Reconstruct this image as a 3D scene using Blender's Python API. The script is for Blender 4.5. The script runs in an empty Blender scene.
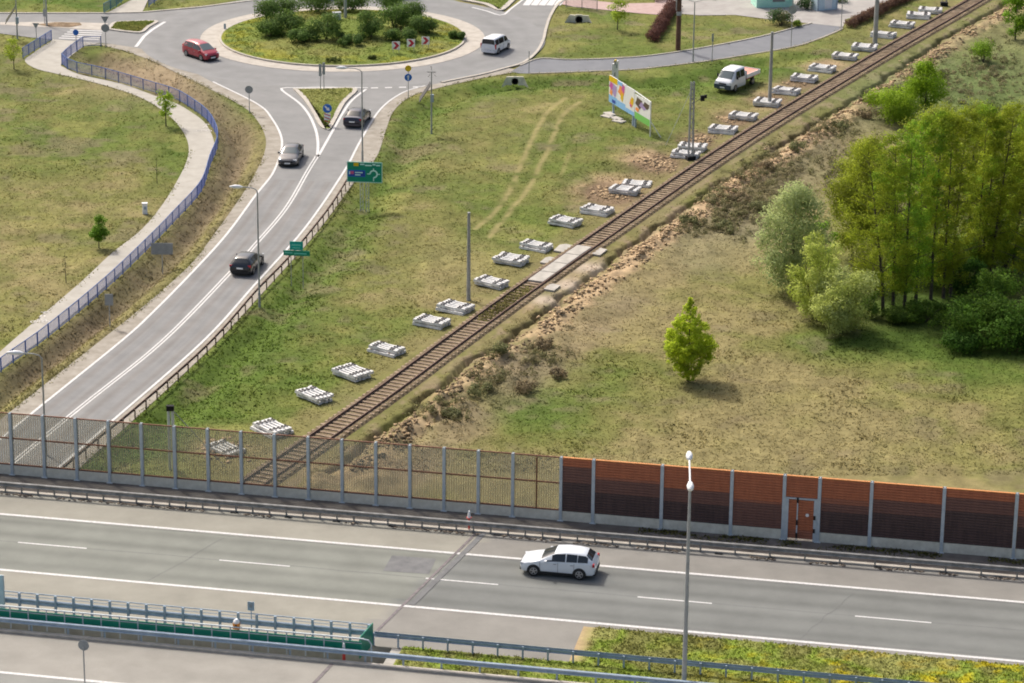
import bpy, math, random
import numpy as np
from math import radians, sin, cos, pi, atan2, hypot, sqrt
R = radians
random.seed(7); RNG = np.random.RandomState(7)
scn = bpy.context.scene
COL = scn.collection

# ------------------------------------------------------------------ camera
F_PX = 3000.0; TH = R(19.05); ROLL = 0.0096; CH = 73.0
_R0 = np.array([1, 0, 0.]); _U0 = np.array([0, sin(TH), cos(TH)]); _F = np.array([0, cos(TH), -sin(TH)])
CU = _U0*cos(ROLL) - _R0*sin(ROLL); CR = _R0*cos(ROLL) + _U0*sin(ROLL)
def G(px, py, z=0.0):
    """survey: photo point -> place on the level z"""
    d = _F + (px-512)/F_PX*CR + (341.5-py)/F_PX*CU
    p = np.array([0, 0, CH]) + d*((z-CH)/d[2])
    return (float(p[0]), float(p[1]))
def PR(x, y, z):
    v = np.array([x, y, z-CH]); k = v @ _F
    return 512 + F_PX*(v @ CR)/k, 341.5 - F_PX*(v @ CU)/k
def GL(pts, z=0.0): return [G(a, b, z) for a, b in pts]

cam_d = bpy.data.cameras.new('camera'); cam = bpy.data.objects.new('camera', cam_d); COL.objects.link(cam)
from mathutils import Matrix, Vector
m = Matrix(((CR[0], CU[0], -_F[0]), (CR[1], CU[1], -_F[1]), (CR[2], CU[2], -_F[2])))
cam.matrix_world = Matrix.Translation((0, 0, CH)) @ m.to_4x4()
cam_d.sensor_width = 36; cam_d.lens = F_PX/1024*36; cam_d.clip_end = 6000; cam_d.clip_start = 1
scn.camera = cam

# ------------------------------------------------------------------ light
SUN_AZ = R(128); SUN_EL = R(48)      # azimuth of the sun, measured from +x towards +y
w = bpy.data.worlds.new('World'); scn.world = w; w.use_nodes = True
nt = w.node_tree; bg = nt.nodes['Background']
sky = nt.nodes.new('ShaderNodeTexSky'); sky.sky_type = 'NISHITA'; sky.sun_disc = False
sky.sun_elevation = SUN_EL; sky.sun_rotation = R(90) - SUN_AZ
sky.dust_density = 8.0; sky.altitude = 200
nt.links.new(sky.outputs[0], bg.inputs[0]); bg.inputs[1].default_value = 0.15
sd = bpy.data.lights.new('sun', 'SUN'); sd.energy = 2.7; sd.angle = R(4); sd.color = (1, .96, .90)
so = bpy.data.objects.new('sun', sd); COL.objects.link(so)
sv = Vector((cos(SUN_EL)*cos(SUN_AZ), cos(SUN_EL)*sin(SUN_AZ), sin(SUN_EL)))
so.rotation_euler = sv.to_track_quat('Z', 'Y').to_euler(); so.location = (-40, 260, 90)
scn.view_settings.view_transform = 'Standard'; scn.view_settings.look = 'None'
scn.view_settings.exposure = 0.28; scn.view_settings.gamma = 1
scn.render.engine = 'CYCLES'
scn.cycles.filter_width = 1.9; scn.cycles.max_bounces = 6; scn.cycles.transparent_max_bounces = 16

# ------------------------------------------------------------------ materials
def mat(name, c, c2=None, scale=3.0, rough=.7, metal=0.0, bump=0.0, bscale=None, attr=None, stretch=None, detail=6, spec=.4, coat=0, fine=None, trans=0):
    M = bpy.data.materials.new(name); M.use_nodes = True; n = M.node_tree.nodes; l = M.node_tree.links
    b = n['Principled BSDF']; b.inputs['Roughness'].default_value = rough; b.inputs['Metallic'].default_value = metal
    b.inputs['Specular IOR Level'].default_value = spec
    if coat: b.inputs['Coat Weight'].default_value = coat; b.inputs['Coat Roughness'].default_value = .05
    tc = n.new('ShaderNodeTexCoord'); vec = tc.outputs['Object']
    if stretch:
        mp = n.new('ShaderNodeMapping'); l.new(vec, mp.inputs[0]); mp.inputs['Rotation'].default_value = (0, 0, stretch[0]); mp.inputs['Scale'].default_value = stretch[1]; vec = mp.outputs[0]
    def noise(s, d=detail):
        t = n.new('ShaderNodeTexNoise'); t.inputs['Scale'].default_value = s; t.inputs['Detail'].default_value = d; t.inputs['Roughness'].default_value = .62
        l.new(vec, t.inputs['Vector']); return t
    if attr:
        a = n.new('ShaderNodeAttribute'); a.attribute_name = 'Col'; col = a.outputs['Color']
        if c2 is not None:     # c,c2 = multiplier range
            t = noise(scale); mr = n.new('ShaderNodeMapRange'); l.new(t.outputs[0], mr.inputs[0])
            mr.inputs[1].default_value = .28; mr.inputs[2].default_value = .72; mr.inputs[3].default_value = c; mr.inputs[4].default_value = c2
            vm = n.new('ShaderNodeVectorMath'); vm.operation = 'SCALE'; l.new(col, vm.inputs[0]); l.new(mr.outputs[0], vm.inputs['Scale']); col = vm.outputs[0]
            if fine:
                t2 = noise(fine, 3); mr2 = n.new('ShaderNodeMapRange'); l.new(t2.outputs[0], mr2.inputs[0])
                mr2.inputs[1].default_value = .3; mr2.inputs[2].default_value = .7; mr2.inputs[3].default_value = c+.1; mr2.inputs[4].default_value = c2-.08
                vm2 = n.new('ShaderNodeVectorMath'); vm2.operation = 'SCALE'; l.new(col, vm2.inputs[0]); l.new(mr2.outputs[0], vm2.inputs['Scale']); col = vm2.outputs[0]
        l.new(col, b.inputs['Base Color'])
    elif c2 is None:
        b.inputs['Base Color'].default_value = (*c, 1)
    else:
        t = noise(scale); r = n.new('ShaderNodeValToRGB'); r.color_ramp.elements[0].color = (*c, 1); r.color_ramp.elements[1].color = (*c2, 1)
        r.color_ramp.elements[0].position = .32; r.color_ramp.elements[1].position = .68
        l.new(t.outputs[0], r.inputs[0]); l.new(r.outputs[0], b.inputs['Base Color'])
    if bump:
        t = noise(bscale or scale*3); bp = n.new('ShaderNodeBump'); bp.inputs['Strength'].default_value = min(1, bump); bp.inputs['Distance'].default_value = .08*bump
        l.new(t.outputs[0], bp.inputs['Height']); l.new(bp.outputs[0], b.inputs['Normal'])
    if trans:
        tr = n.new('ShaderNodeBsdfTranslucent'); mx = n.new('ShaderNodeMixShader'); mx.inputs[0].default_value = trans
        if attr: l.new(col, tr.inputs[0])
        else: tr.inputs[0].default_value = (*c, 1)
        l.new(b.outputs[0], mx.inputs[1]); l.new(tr.outputs[0], mx.inputs[2]); l.new(mx.outputs[0], n['Material Output'].inputs[0])
    return M
def clear(name, tint, haze):
    M = bpy.data.materials.new(name); M.use_nodes = True; n = M.node_tree.nodes; l = M.node_tree.links
    b = n['Principled BSDF']; b.inputs['Base Color'].default_value = (*haze, 1); b.inputs['Roughness'].default_value = .15
    t = n.new('ShaderNodeBsdfTransparent'); t.inputs[0].default_value = (*tint, 1); mx = n.new('ShaderNodeMixShader'); mx.inputs[0].default_value = .25
    l.new(t.outputs[0], mx.inputs[1]); l.new(b.outputs[0], mx.inputs[2]); l.new(mx.outputs[0], n['Material Output'].inputs[0]); return M
MT = dict(
    ground=mat('grass_ground', .8, 1.2, 1.6, .95, attr=1, bump=.55, bscale=4.5, fine=8.0, spec=.1),
    tuft=mat('grass_blades', .8, 1.2, 2.0, .9, attr=1, spec=.1, trans=.5),
    leaf=mat('leaf', .85, 1.15, 1.0, .75, attr=1, spec=.15, trans=.45),
    bark=mat('bark', (.045, .035, .026), (.11, .09, .07), 4, .95, bump=.4),
    asphalt=mat('asphalt', .88, 1.12, .5, .85, attr=1, bump=.12, bscale=9, fine=11.0, spec=.25),
    asphalt2=mat('asphalt_plain', (.185, .184, .178), (.24, .237, .228), .35, .85, bump=.1, bscale=8, spec=.25),
    asphalt3=mat('asphalt_access', (.155, .16, .172), (.19, .195, .205), .6, .9, bump=.1, bscale=8, spec=.25),
    patch=mat('asphalt_patch', (.135, .135, .135), (.19, .19, .187), 1.6, .9, bump=.2, bscale=9, spec=.2),
    beige=mat('gravel_beige', (.25, .222, .18), (.37, .34, .29), .9, .95, bump=.4, bscale=6, spec=.1),
    concrete=mat('concrete', (.33, .31, .27), (.47, .44, .39), 1.2, .9, bump=.25, bscale=6, spec=.2),
    kerb=mat('kerb_stone', (.36, .33, .28), (.5, .46, .4), 2.0, .9, bump=.2, spec=.2),
    pathm=mat('path_concrete', (.34, .318, .272), (.42, .395, .345), .8, .9, bump=.15, bscale=6, spec=.2),
    pave=mat('pavement_light', (.29, .27, .25), (.38, .36, .33), .6, .9, bump=.1, spec=.2),
    pink=mat('paving_pink', (.38, .27, .24), (.46, .34, .31), 1.5, .9, spec=.2),
    apron=mat('apron_setts', (.36, .325, .275), (.48, .44, .385), 1.1, .9, bump=.3, bscale=8, spec=.2),
    line=mat('line_paint', (.44, .43, .41), (.68, .67, .65), 7, .6, bump=.05, spec=.3),
    sleeper=mat('sleeper_concrete', (.5, .49, .46), (.8, .79, .77), 3.5, .85, bump=.2, spec=.2),
    fasten=mat('fastener', (.03, .028, .028), (.07, .06, .055), 6, .7),
    timber=mat('old_sleeper', (.16, .115, .08), (.4, .31, .22), 2.4, .95, bump=.3, spec=.1),
    ballast=mat('ballast', (.12, .085, .05), (.25, .2, .12), 1.3, .98, bump=.9, bscale=9, spec=.1),
    rust=mat('rusty_rail', (.075, .04, .028), (.17, .1, .07), 3, .7, bump=.1),  # rust of the track rails; also stands for the side guardrail's shaded side
    railhead=mat('rail_head', (.17, .12, .1), (.25, .19, .16), 2, .45, metal=.4),
    rustframe=mat('rust_frame', (.16, .065, .035), (.24, .11, .06), 3, .7),
    bar=mat('embedded_bar', (.42, .3, .19), (.55, .42, .29), 3, .6),
    zinc=mat('galvanised', (.42, .48, .51), (.55, .6, .62), 2.5, .5, metal=.1),
    zincd=mat('galvanised_worn', (.17, .17, .16), (.36, .35, .33), 2.5, .6, metal=.2),
    zincb=mat('galvanised_blue', (.28, .36, .44), (.42, .5, .57), 2.5, .5, metal=.1),
    pole=mat('pole_grey', (.3, .31, .31), (.42, .43, .42), 2.5, .55, metal=.2),
    conpole=mat('concrete_pole', (.28, .28, .27), (.42, .42, .4), 1.5, .9, bump=.2),
    wood=mat('wood_pole', (.09, .045, .03), (.17, .09, .055), 2.5, .9, bump=.3),
    white=mat('white_plastic', (.78, .78, .77), (.86, .86, .85), 2, .4),
    blue=mat('blue_paint', (.02, .075, .27), (.04, .12, .36), 3, .5),
    bluel=mat('blue_bars', (.25, .29, .6), (.36, .4, .68), 3, .55),
    teal=mat('teal_paint', (.02, .12, .2), (.04, .18, .26), 3, .5),
    green=mat('green_panel', (.003, .2, .125), (.006, .26, .16), .8, .45),
    signg=mat('sign_green', (.0, .24, .15), (.0, .28, .17), 1, .4),
    signt=mat('sign_teal', (.0, .36, .3), (.0, .4, .33), 1, .4),
    signtl=mat('sign_teal_light', (.15, .6, .48), None, rough=.4),
    signb=mat('sign_blue', (.01, .12, .5), (.015, .16, .56), 1, .4),
    signdb=mat('sign_dark_blue', (.02, .06, .36), None, rough=.4),
    signr=mat('sign_red', (.5, .02, .05), None, rough=.4), signp=mat('sign_pink', (.6, .1, .25), None, rough=.4),
    signy=mat('sign_yellow', (.75, .5, .01), None, rough=.4), signw=mat('sign_white', (.8, .8, .78), None, rough=.4),
    mint=mat('sign_mint', (.6, .9, .82), None, rough=.4),
    signback=mat('sign_back', (.27, .29, .31), (.37, .39, .41), 2, .5, metal=.3),
    orange=mat('orange_plastic', (.75, .24, .02), (.85, .33, .04), 3, .5),
    red=mat('red_plastic', (.55, .04, .03), (.65, .07, .05), 3, .5),
    magenta=mat('print_magenta', (.55, .1, .35), None, rough=.5), lilac=mat('print_lilac', (.4, .3, .55), None, rough=.5),
    sky=mat('print_blue', (.25, .5, .8), None, rough=.5), grass=mat('print_green', (.2, .55, .12), None, rough=.5),
    porange=mat('print_orange', (.85, .3, .08), None, rough=.5), dbrown=mat('print_brown', (.1, .07, .05), None, rough=.5),
    glass=mat('car_glass', (.02, .025, .028), None, rough=.08, spec=.6),
    glassl=mat('car_glass_light', (.1, .125, .13), None, rough=.08, spec=.7),
    black=mat('black_rubber', (.012, .012, .012), (.025, .025, .025), 4, .7),
    rim=mat('alloy', (.42, .42, .43), None, rough=.35, metal=.6),
    tail=mat('tail_lamp', (.4, .01, .02), None, rough=.2), head=mat('head_lamp', (.6, .62, .64), None, rough=.15),
    rtop=mat('barrier_top', (.5, .19, .05), (.6, .24, .07), 2, .6),
    acryl=clear('acrylic', (.93, .93, .9), (.4, .42, .36)),
    acryl2=clear('acrylic_blue', (.75, .87, .93), (.5, .62, .7)),
    solar=mat('solar_cells', (.02, .025, .04), (.04, .045, .06), 6, .2),
    hedge=mat('hedge_base', (.05, .03, .025), (.1, .06, .05), 4, .9),
    truckbed=mat('truck_bed', (.62, .22, .15), (.75, .33, .24), 1.5, .6),
    dirt=mat('trampled_soil', (.12, .085, .055), (.3, .22, .14), 1.6, .98, bump=.8, bscale=6, spec=.1),
    dark=mat('dark_opening', (.012, .012, .014), None, rough=.9),
    joint=mat('joint_steel', (.09, .08, .085), (.2, .17, .17), 3, .6, metal=.3),
    cab=mat('cabinet_pale_blue', (.5, .62, .68), (.6, .72, .76), 2, .6),
    kiosk=mat('kiosk_mint', (.35, .7, .55), (.5, .78, .66), 2, .6),
)
def paint(name, c, c2=None): return mat(name, c, c2 or tuple(x*1.12 for x in c), 1.5, .3, spec=.5, coat=.6)

# ------------------------------------------------------------------ mesh helpers
class MB:
    def __init__(s): s.v = []; s.f = []; s.mi = []; s.cur = 0
    def add(s, vs, fs):
        b = len(s.v); s.v += [tuple(map(float, q)) for q in vs]
        for f in fs: s.f.append(tuple(b+i for i in f)); s.mi.append(s.cur)
    def box(s, c, size, rz=0.0, taper=1.0, ax=None):
        hx, hy, hz = size[0]/2, size[1]/2, size[2]/2; cr, sr = cos(rz), sin(rz); vs = []
        for k, t in ((-1, 1), (1, taper)):
            for i, j in ((-1, -1), (1, -1), (1, 1), (-1, 1)):
                x, y, z = i*hx*t, j*hy*t, k*hz
                vs.append((c[0]+x*cr-y*sr, c[1]+x*sr+y*cr, c[2]+z))
        s.add(vs, [(3, 2, 1, 0), (4, 5, 6, 7), (0, 1, 5, 4), (1, 2, 6, 5), (2, 3, 7, 6), (3, 0, 4, 7)]); return s
    def tube(s, pts, rads, n=8, cap=True):
        pts = [Vector(p) for p in pts]
        if not hasattr(rads, '__len__'): rads = [rads]*len(pts)
        b = len(s.v); up = None
        for i, p in enumerate(pts):
            d = (pts[min(i+1, len(pts)-1)] - pts[max(i-1, 0)]).normalized()
            if up is None: up = Vector((0, 0, 1)) if abs(d.z) < .9 else Vector((1, 0, 0))
            a = d.cross(up).normalized(); c = a.cross(d).normalized(); up = c
            for k in range(n):
                t = 2*pi*k/n; q = p + (a*cos(t) + c*sin(t))*rads[i]; s.v.append(tuple(q))
        for i in range(len(pts)-1):
            for k in range(n):
                k2 = (k+1) % n; s.f.append((b+i*n+k, b+i*n+k2, b+(i+1)*n+k2, b+(i+1)*n+k)); s.mi.append(s.cur)
        if cap:
            s.f.append(tuple(b+k for k in range(n))[::-1]); s.mi.append(s.cur)
            e = b+(len(pts)-1)*n; s.f.append(tuple(e+k for k in range(n))); s.mi.append(s.cur)
        return s
    def prism(s, poly, z0, z1):
        n = len(poly)
        a = sum(poly[i][0]*poly[(i+1) % n][1]-poly[(i+1) % n][0]*poly[i][1] for i in range(n))
        if a < 0: poly = poly[::-1]
        vs = [(x, y, z0) for x, y in poly]+[(x, y, z1) for x, y in poly]
        s.add(vs, [tuple(range(n))[::-1], tuple(range(n, 2*n))]+[(i, (i+1) % n, n+(i+1) % n, n+i) for i in range(n)]); return s
    def slab(s, pts, nrm, t):
        """flat polygon in 3D given thickness t along nrm"""
        n = len(pts); N = Vector(nrm).normalized()*t; a = [Vector(p) for p in pts]; b = [p+N for p in a]
        s.add(a+b, [tuple(range(n))[::-1], tuple(range(n, 2*n))]+[(i, (i+1) % n, n+(i+1) % n, n+i) for i in range(n)]); return s
    def build(s, name, m, parent=None, smooth=False, loc=None, rz=None):
        me = bpy.data.meshes.new(name); me.from_pydata(s.v, [], s.f)
        for q in (m if isinstance(m, (list, tuple)) else [m]): me.materials.append(q)
        if isinstance(m, (list, tuple)): me.polygons.foreach_set('material_index', s.mi)
        if smooth:
            me.polygons.foreach_set('use_smooth', [True]*len(me.polygons)); me.set_sharp_from_angle(angle=R(42))
        me.update(); o = bpy.data.objects.new(name, me); COL.objects.link(o)
        if parent: o.parent = parent
        if loc is not None: o.location = loc
        if rz is not None: o.rotation_euler.z = rz
        return o
def link(o): COL.objects.link(o); return o
def tag(o, label=None, cat=None, group=None, kind=None):
    if label: o['label'] = label
    if cat: o['category'] = cat
    if group: o['group'] = group
    if kind: o['kind'] = kind
    return o
def empty(name, loc, rz=0, label=None, cat=None, group=None):
    o = bpy.data.objects.new(name, None); COL.objects.link(o); o.location = loc; o.rotation_euler.z = rz; o.empty_display_size = .3
    return tag(o, label, cat, group)
def copy_to(o, parent=None, loc=None, rz=None, kids=True):
    c = o.copy(); COL.objects.link(c)
    c.parent = parent
    if loc is not None: c.location = loc
    if rz is not None: c.rotation_euler.z = rz
    if kids:
        for ch in o.children: copy_to(ch, c)
    return c
def npmesh(name, V, Fq, m, col=None, smooth=False, parent=None, nrm=None):
    me = bpy.data.meshes.new(name); V = np.asarray(V, np.float32); Fq = np.asarray(Fq, np.int32); k = Fq.shape[1]
    me.vertices.add(len(V)); me.vertices.foreach_set('co', V.ravel())
    me.loops.add(Fq.size); me.loops.foreach_set('vertex_index', Fq.ravel())
    me.polygons.add(len(Fq)); me.polygons.foreach_set('loop_start', np.arange(0, Fq.size, k, dtype=np.int32))
    if smooth: me.polygons.foreach_set('use_smooth', np.ones(len(Fq), bool))
    me.update(calc_edges=True)
    if col is not None:
        a = me.color_attributes.new('Col', 'FLOAT_COLOR', 'POINT')
        c4 = np.ones((len(V), 4), np.float32); c4[:, :3] = col; a.data.foreach_set('color', c4.ravel())
    if nrm is not None: me.normals_split_custom_set_from_vertices(np.asarray(nrm, np.float32).tolist())
    me.materials.append(m); o = bpy.data.objects.new(name, me); COL.objects.link(o)
    if parent: o.parent = parent
    return o
def smoothp(pts, n=6):
    """Catmull-Rom through the points"""
    P = [np.array(p, float) for p in pts]; P = [2*P[0]-P[1]]+P+[2*P[-1]-P[-2]]; out = []
    for i in range(1, len(P)-2):
        a, b, c, d = P[i-1:i+3]
        for k in range(n):
            t = k/n; out.append(tuple(.5*((2*b)+(-a+c)*t+(2*a-5*b+4*c-d)*t*t+(-a+3*b-3*c+d)*t**3)))
    out.append(tuple(P[-2])); return out
def resample(pts, step):
    P = np.array(pts, float); d = np.hypot(*np.diff(P, axis=0).T[:2]); s = np.r_[0, np.cumsum(d)]
    n = max(1, int(round(s[-1]/step))); t = np.linspace(0, s[-1], n+1)
    return np.c_[np.interp(t, s, P[:, 0]), np.interp(t, s, P[:, 1])]
def offset(pts, d):
    P = np.array(pts, float); T = np.gradient(P, axis=0); T /= np.maximum(1e-9, np.hypot(T[:, 0], T[:, 1]))[:, None]
    return P + np.c_[-T[:, 1], T[:, 0]]*d
def sheet(name, poly, z, m, kind='structure'):
    n = len(poly); a = sum(poly[i][0]*poly[(i+1) % n][1]-poly[(i+1) % n][0]*poly[i][1] for i in range(n))
    if a < 0: poly = poly[::-1]
    b = MB(); b.add([(x, y, z) for x, y in poly], [tuple(range(n))]); o = b.build(name, m); tag(o, kind=kind); return o
def ribbon_mb(b, pts, wdt, z):
    A = offset(pts, wdt/2); B = offset(pts, -wdt/2); n = len(A)
    b.add([(x, y, z) for x, y in A]+[(x, y, z) for x, y in B], [(i, n+i, n+i+1, i+1) for i in range(n-1)])
# noise
def vnoise(x, y, s, seed=0):
    x = np.asarray(x)/s; y = np.asarray(y)/s; xi = np.floor(x).astype(np.int64); yi = np.floor(y).astype(np.int64); fx = x-xi; fy = y-yi
    fx = fx*fx*(3-2*fx); fy = fy*fy*(3-2*fy)
    def h(a, b):
        v = (a*374761393+b*668265263+seed*1442695041) & 0xffffffff; v = ((v ^ (v >> 13))*1274126177) & 0xffffffff; v = v ^ (v >> 16); return (v & 0xffff)/65535.
    return (h(xi, yi)*(1-fx)+h(xi+1, yi)*fx)*(1-fy)+(h(xi, yi+1)*(1-fx)+h(xi+1, yi+1)*fx)*fy
def fbm(x, y, s, seed=0, o=4):
    r = 0; a = 1; t = 0
    for k in range(o): r = r+a*vnoise(x, y, s/2**k, seed+k*17); t += a; a *= .55
    return r/t
def pdist(X, Y, pts):
    """distance and signed side to polyline (left positive)"""
    P = np.array(pts, float); best = np.full(X.shape, 1e9); side = np.zeros(X.shape); al = np.zeros(X.shape); acc = 0
    for a, b in zip(P[:-1], P[1:]):
        d = b-a; L = hypot(*d)
        if L < 1e-6: continue
        t = np.clip(((X-a[0])*d[0]+(Y-a[1])*d[1])/L**2, 0, 1); dx = X-a[0]-t*d[0]; dy = Y-a[1]-t*d[1]; q = np.hypot(dx, dy)
        m_ = q < best; best = np.where(m_, q, best); side = np.where(m_, np.sign(d[0]*dy-d[1]*dx), side); al = np.where(m_, acc+t*L, al); acc += L
    return best, side, al
def inpoly(X, Y, poly):
    r = np.zeros(X.shape, bool); n = len(poly)
    for i in range(n):
        x1, y1 = poly[i]; x2, y2 = poly[(i+1) % n]
        if y1 == y2: continue
        c = ((y1 > Y) != (y2 > Y)) & (X < (x2-x1)*(Y-y1)/(y2-y1)+x1); r ^= c
    return r
def sstep(a, b, x): t = np.clip((x-a)/(b-a), 0, 1); return t*t*(3-2*t)

# ------------------------------------------------------------------ plan of the place
RB = (-18.1, 308.8)        # roundabout centre
left_line = smoothp(GL([(-150, 565), (-60, 488), (31, 413), (119, 342), (150, 314), (190, 273.5), (225, 235), (254, 196), (273, 171), (281, 142), (271, 119), (256, 104), (212, 82)]))
right_line = smoothp(GL([(-150, 648), (-60, 570), (60, 468), (114, 421), (204, 342), (256, 285), (306, 228.5), (345, 172), (361, 142), (381, 110), (403.5, 93), (426, 86)]))
mid_line = smoothp(GL([(-150, 602), (-70, 532), (75, 412), (162, 342), (230, 273), (256, 244), (286, 208.5), (308, 171), (318, 155)]))
w_arm = GL([(190, 70), (165, 58), (140, 48.5), (112, 44), (84, 42), (32, 37.6), (0, 33.5), (-80, 26), (-80, 6), (0, 13.5), (104, 13.5), (143, 12.6), (200, 7.5), (255, 0.5), (320, -14), (420, -14), (448, -2), (480, 9), (501, 14.6), (523, 0), (560, -30), (610, -30)])
ne_arm = smoothp(GL([(590, -16), (561, 2), (551, 15), (546, 29), (543, 41), (536, 53), (523, 63), (503, 69), (480, 75), (450, 81), (426, 86)]))
road_poly = left_line + w_arm + ne_arm + list(reversed(right_line))
shoulder_l = smoothp(GL([(-120, 520), (-60, 470), (10, 412), (100, 341), (145, 305), (190, 265), (215, 233), (240, 198), (258, 168), (266, 145), (262, 128), (250, 112), (235, 102), (212, 90), (175, 72), (150, 60), (112, 47.5), (84, 44)]))
shoulder_poly = shoulder_l + [G(140, 44), G(200, 74), G(262, 104), G(285, 142), G(278, 175), G(200, 270), G(60, 400), G(-120, 550)]
shoulder_r = smoothp(GL([(-60, 600), (75, 472), (128, 425), (214, 345), (267, 288), (318, 231), (356, 180), (376, 158), (386, 130), (393, 112), (408, 98), (430, 90), (480, 78.5), (521, 71)]))
shoulder_rpoly = shoulder_r + [G(500, 66), G(440, 80), G(400, 90), G(375, 110), G(355, 142), G(340, 172), G(250, 280), G(50, 465), G(-80, 575)]
path_poly = smoothp(GL([(-60, 405), (11, 342), (47, 311), (82, 281), (112, 253), (140, 231), (160, 208), (176, 183), (187, 160), (188, 143), (179, 126), (162, 110), (137, 96), (100, 84), (62, 75), (37, 69), (25, 61), (32, 54), (51, 41)])) + GL([(54, 38), (100, 43), (84, 46), (72, 55), (61, 64)]) + \
    smoothp(GL([(61, 66), (80, 74.5), (122, 84), (150, 94), (175, 103), (191, 112), (205, 123), (213, 138), (214, 150), (207, 167), (198, 192), (172, 221), (148, 245), (103, 288), (45, 337), (0, 370), (-60, 428)]))
track_c = smoothp([(-35.8, 140), (-12.66, 191.1), (-4.1, 211.3), (.7, 222.7), (7.7, 238.7), (20.9, 268.2), (37.2, 301.4), (51.7, 329.7), (69, 365), (95, 420)])
trench = smoothp(GL([(325, 475), (375, 437), (396, 420), (430, 395), (470, 362), (499, 346), (518, 332), (550, 306), (565, 293), (581, 282), (600, 270), (643, 237), (655, 229), (674, 216), (694, 202), (713, 188), (737, 174), (767, 155), (778, 148), (822, 120), (855, 98), (887, 77), (909, 62), (950, 35), (989, 14), (1010, 1), (1050, -25)]), 4)
acc_top = smoothp(GL([(520, 66), (540, 59), (575, 60), (640, 57), (700, 48.5), (760, 37), (798, 27), (811, 23.5)]))
acc_bot = smoothp(GL([(843, 27), (838, 31), (813, 41), (790, 47.5), (740, 56), (700, 62), (640, 69), (600, 71), (530, 73.5), (510, 72)]))
access_poly = acc_top + acc_bot
pave_poly = GL([(670, -30), (672, 13), (700, 15.5), (735, 15), (762, 18.5), (795, 22), (811, 23.5), (843, 27), (846, 20), (870, 9), (907, -8), (930, -30)])
pink_poly = GL([(563, -6), (560, 4), (575, 7), (600, 9.5), (640, 13.5), (668, 15.5), (672, 13), (671, -20), (655, -8), (655, 3), (622, 3.5), (600, 1.5)])
toppath_poly = GL([(106, 13.5), (131, 0), (150, -12), (168, -12), (148, 0), (142, 12.8)])
tyre = [smoothp(GL([(474, 228), (495, 211), (508, 193), (518, 171), (529, 147), (539, 126), (549, 111), (566, 99)])), smoothp(GL([(488, 237), (512, 208), (527, 189), (537, 171), (549, 148), (557, 128), (564, 114), (580, 102)])), smoothp(GL([(560, 178), (568, 158), (576, 138)]))]
motor_a = R(-11.0); MU = (cos(motor_a), sin(motor_a)); MV = (-sin(motor_a), cos(motor_a)); ZD = 7.0
def M(s, l, z=0.0): return (s*MU[0]+l*MV[0], s*MU[1]+l*MV[1], ZD+z)
def M2(s, l): return M(s, l)[:2]
def sl(px, py, z=0.0):
    x, y = G(px, py, ZD+z); return x*MU[0]+y*MU[1], x*MV[0]+y*MV[1]
def lav(pts, z=0.0): return sum(sl(a, b, z)[1] for a, b in pts)/len(pts)
def s_at(px, l, z=0.0):
    a, b = -150., 90.
    for _ in range(50):
        c = (a+b)/2
        if PR(*M(c, l, z))[0] < px: a = c
        else: b = c
    return (a+b)/2

# ------------------------------------------------------------------ ground heights and colours
def roadmask(X, Y):
    r = np.zeros(X.shape, bool)
    for p in (road_poly, shoulder_poly, shoulder_rpoly, path_poly, access_poly, pave_poly, pink_poly, toppath_poly): r |= inpoly(X, Y, p)
    return r
def roaddist(X, Y):
    d = np.full(X.shape, 1e9)
    for p in (left_line, shoulder_l, shoulder_r, w_arm, ne_arm, acc_top, acc_bot, path_poly, pink_poly[:7], pave_poly[1:7]): d = np.minimum(d, pdist(X, Y, p[::2]+[p[-1]])[0])
    return d
DITCH_L = smoothp(GL([(-40, 440), (30, 376), (80, 338), (120, 303), (165, 262), (200, 228), (222, 195), (238, 165), (240, 140), (222, 115), (190, 93), (150, 76), (100, 58)]), 3)
DITCH_R = smoothp(GL([(100, 475), (170, 415), (240, 350), (300, 288), (350, 228), (395, 165), (408, 135), (430, 108), (480, 90), (560, 82), (650, 82), (720, 74), (800, 58)]), 3)
def height(X, Y, rm=None, rd=None):
    if rm is None: rm = roadmask(X, Y)
    if rd is None: rd = roaddist(X, Y)
    h = (fbm(X, Y, 9, 3)-.5)*.5 + (fbm(X, Y, 1.6, 5, 3)-.5)*.22
    d, _, _ = pdist(X, Y, DITCH_L); h = h - .75*np.exp(-(d/1.5)**2)
    d, _, _ = pdist(X, Y, DITCH_R); h = h - .5*np.exp(-(d/1.6)**2)
    t, sd_, al = pdist(X, Y, track_c)
    flat = 1-sstep(2.2, 4.5, t); h = h*(1-flat) + .02*flat
    d, s2, al = pdist(X, Y, trench)      # left (track side) positive
    dd = -d*s2
    wob = (vnoise(al, al*0, 1.3, 9)-.5)*.55 + (vnoise(al, al*0, .5, 19)-.5)*.3
    dd = dd + wob
    low = sstep(215, 190, Y); ybig = .35+.65*sstep(250, 205, Y)
    h = h - .55*np.exp(-(dd/.26)**4) + (fbm(X, Y, .7, 51, 3)-.45)*.55*np.exp(-((dd-1.9)/1.3)**4)
    bm = np.exp(-((dd-1.75)/.8)**2)*(.1+.75*fbm(X, Y, .9, 31, 4)) + np.exp(-((dd-3.6)/1.6)**2)*ybig*.9*fbm(X, Y, 1.8, 33, 3)
    h = h + bm*(.35+.5*vnoise(al, al*0, 2.4, 41)+.35*low)
    near = 1-sstep(.2, 2.2, rd)
    h = h*(1-near) - .01*near
    h = np.where(rm, -.06, h)
    isl = np.hypot(X-RB[0], Y-RB[1]); h = np.where(isl < 22, -.06, h)
    far = sstep(345, 420, Y)+sstep(75, 140, np.abs(X)); h = h*(1-np.clip(far, 0, 1))
    return h
def hz(x, y): return float(height(np.array([x]), np.array([y]))[0])
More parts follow.
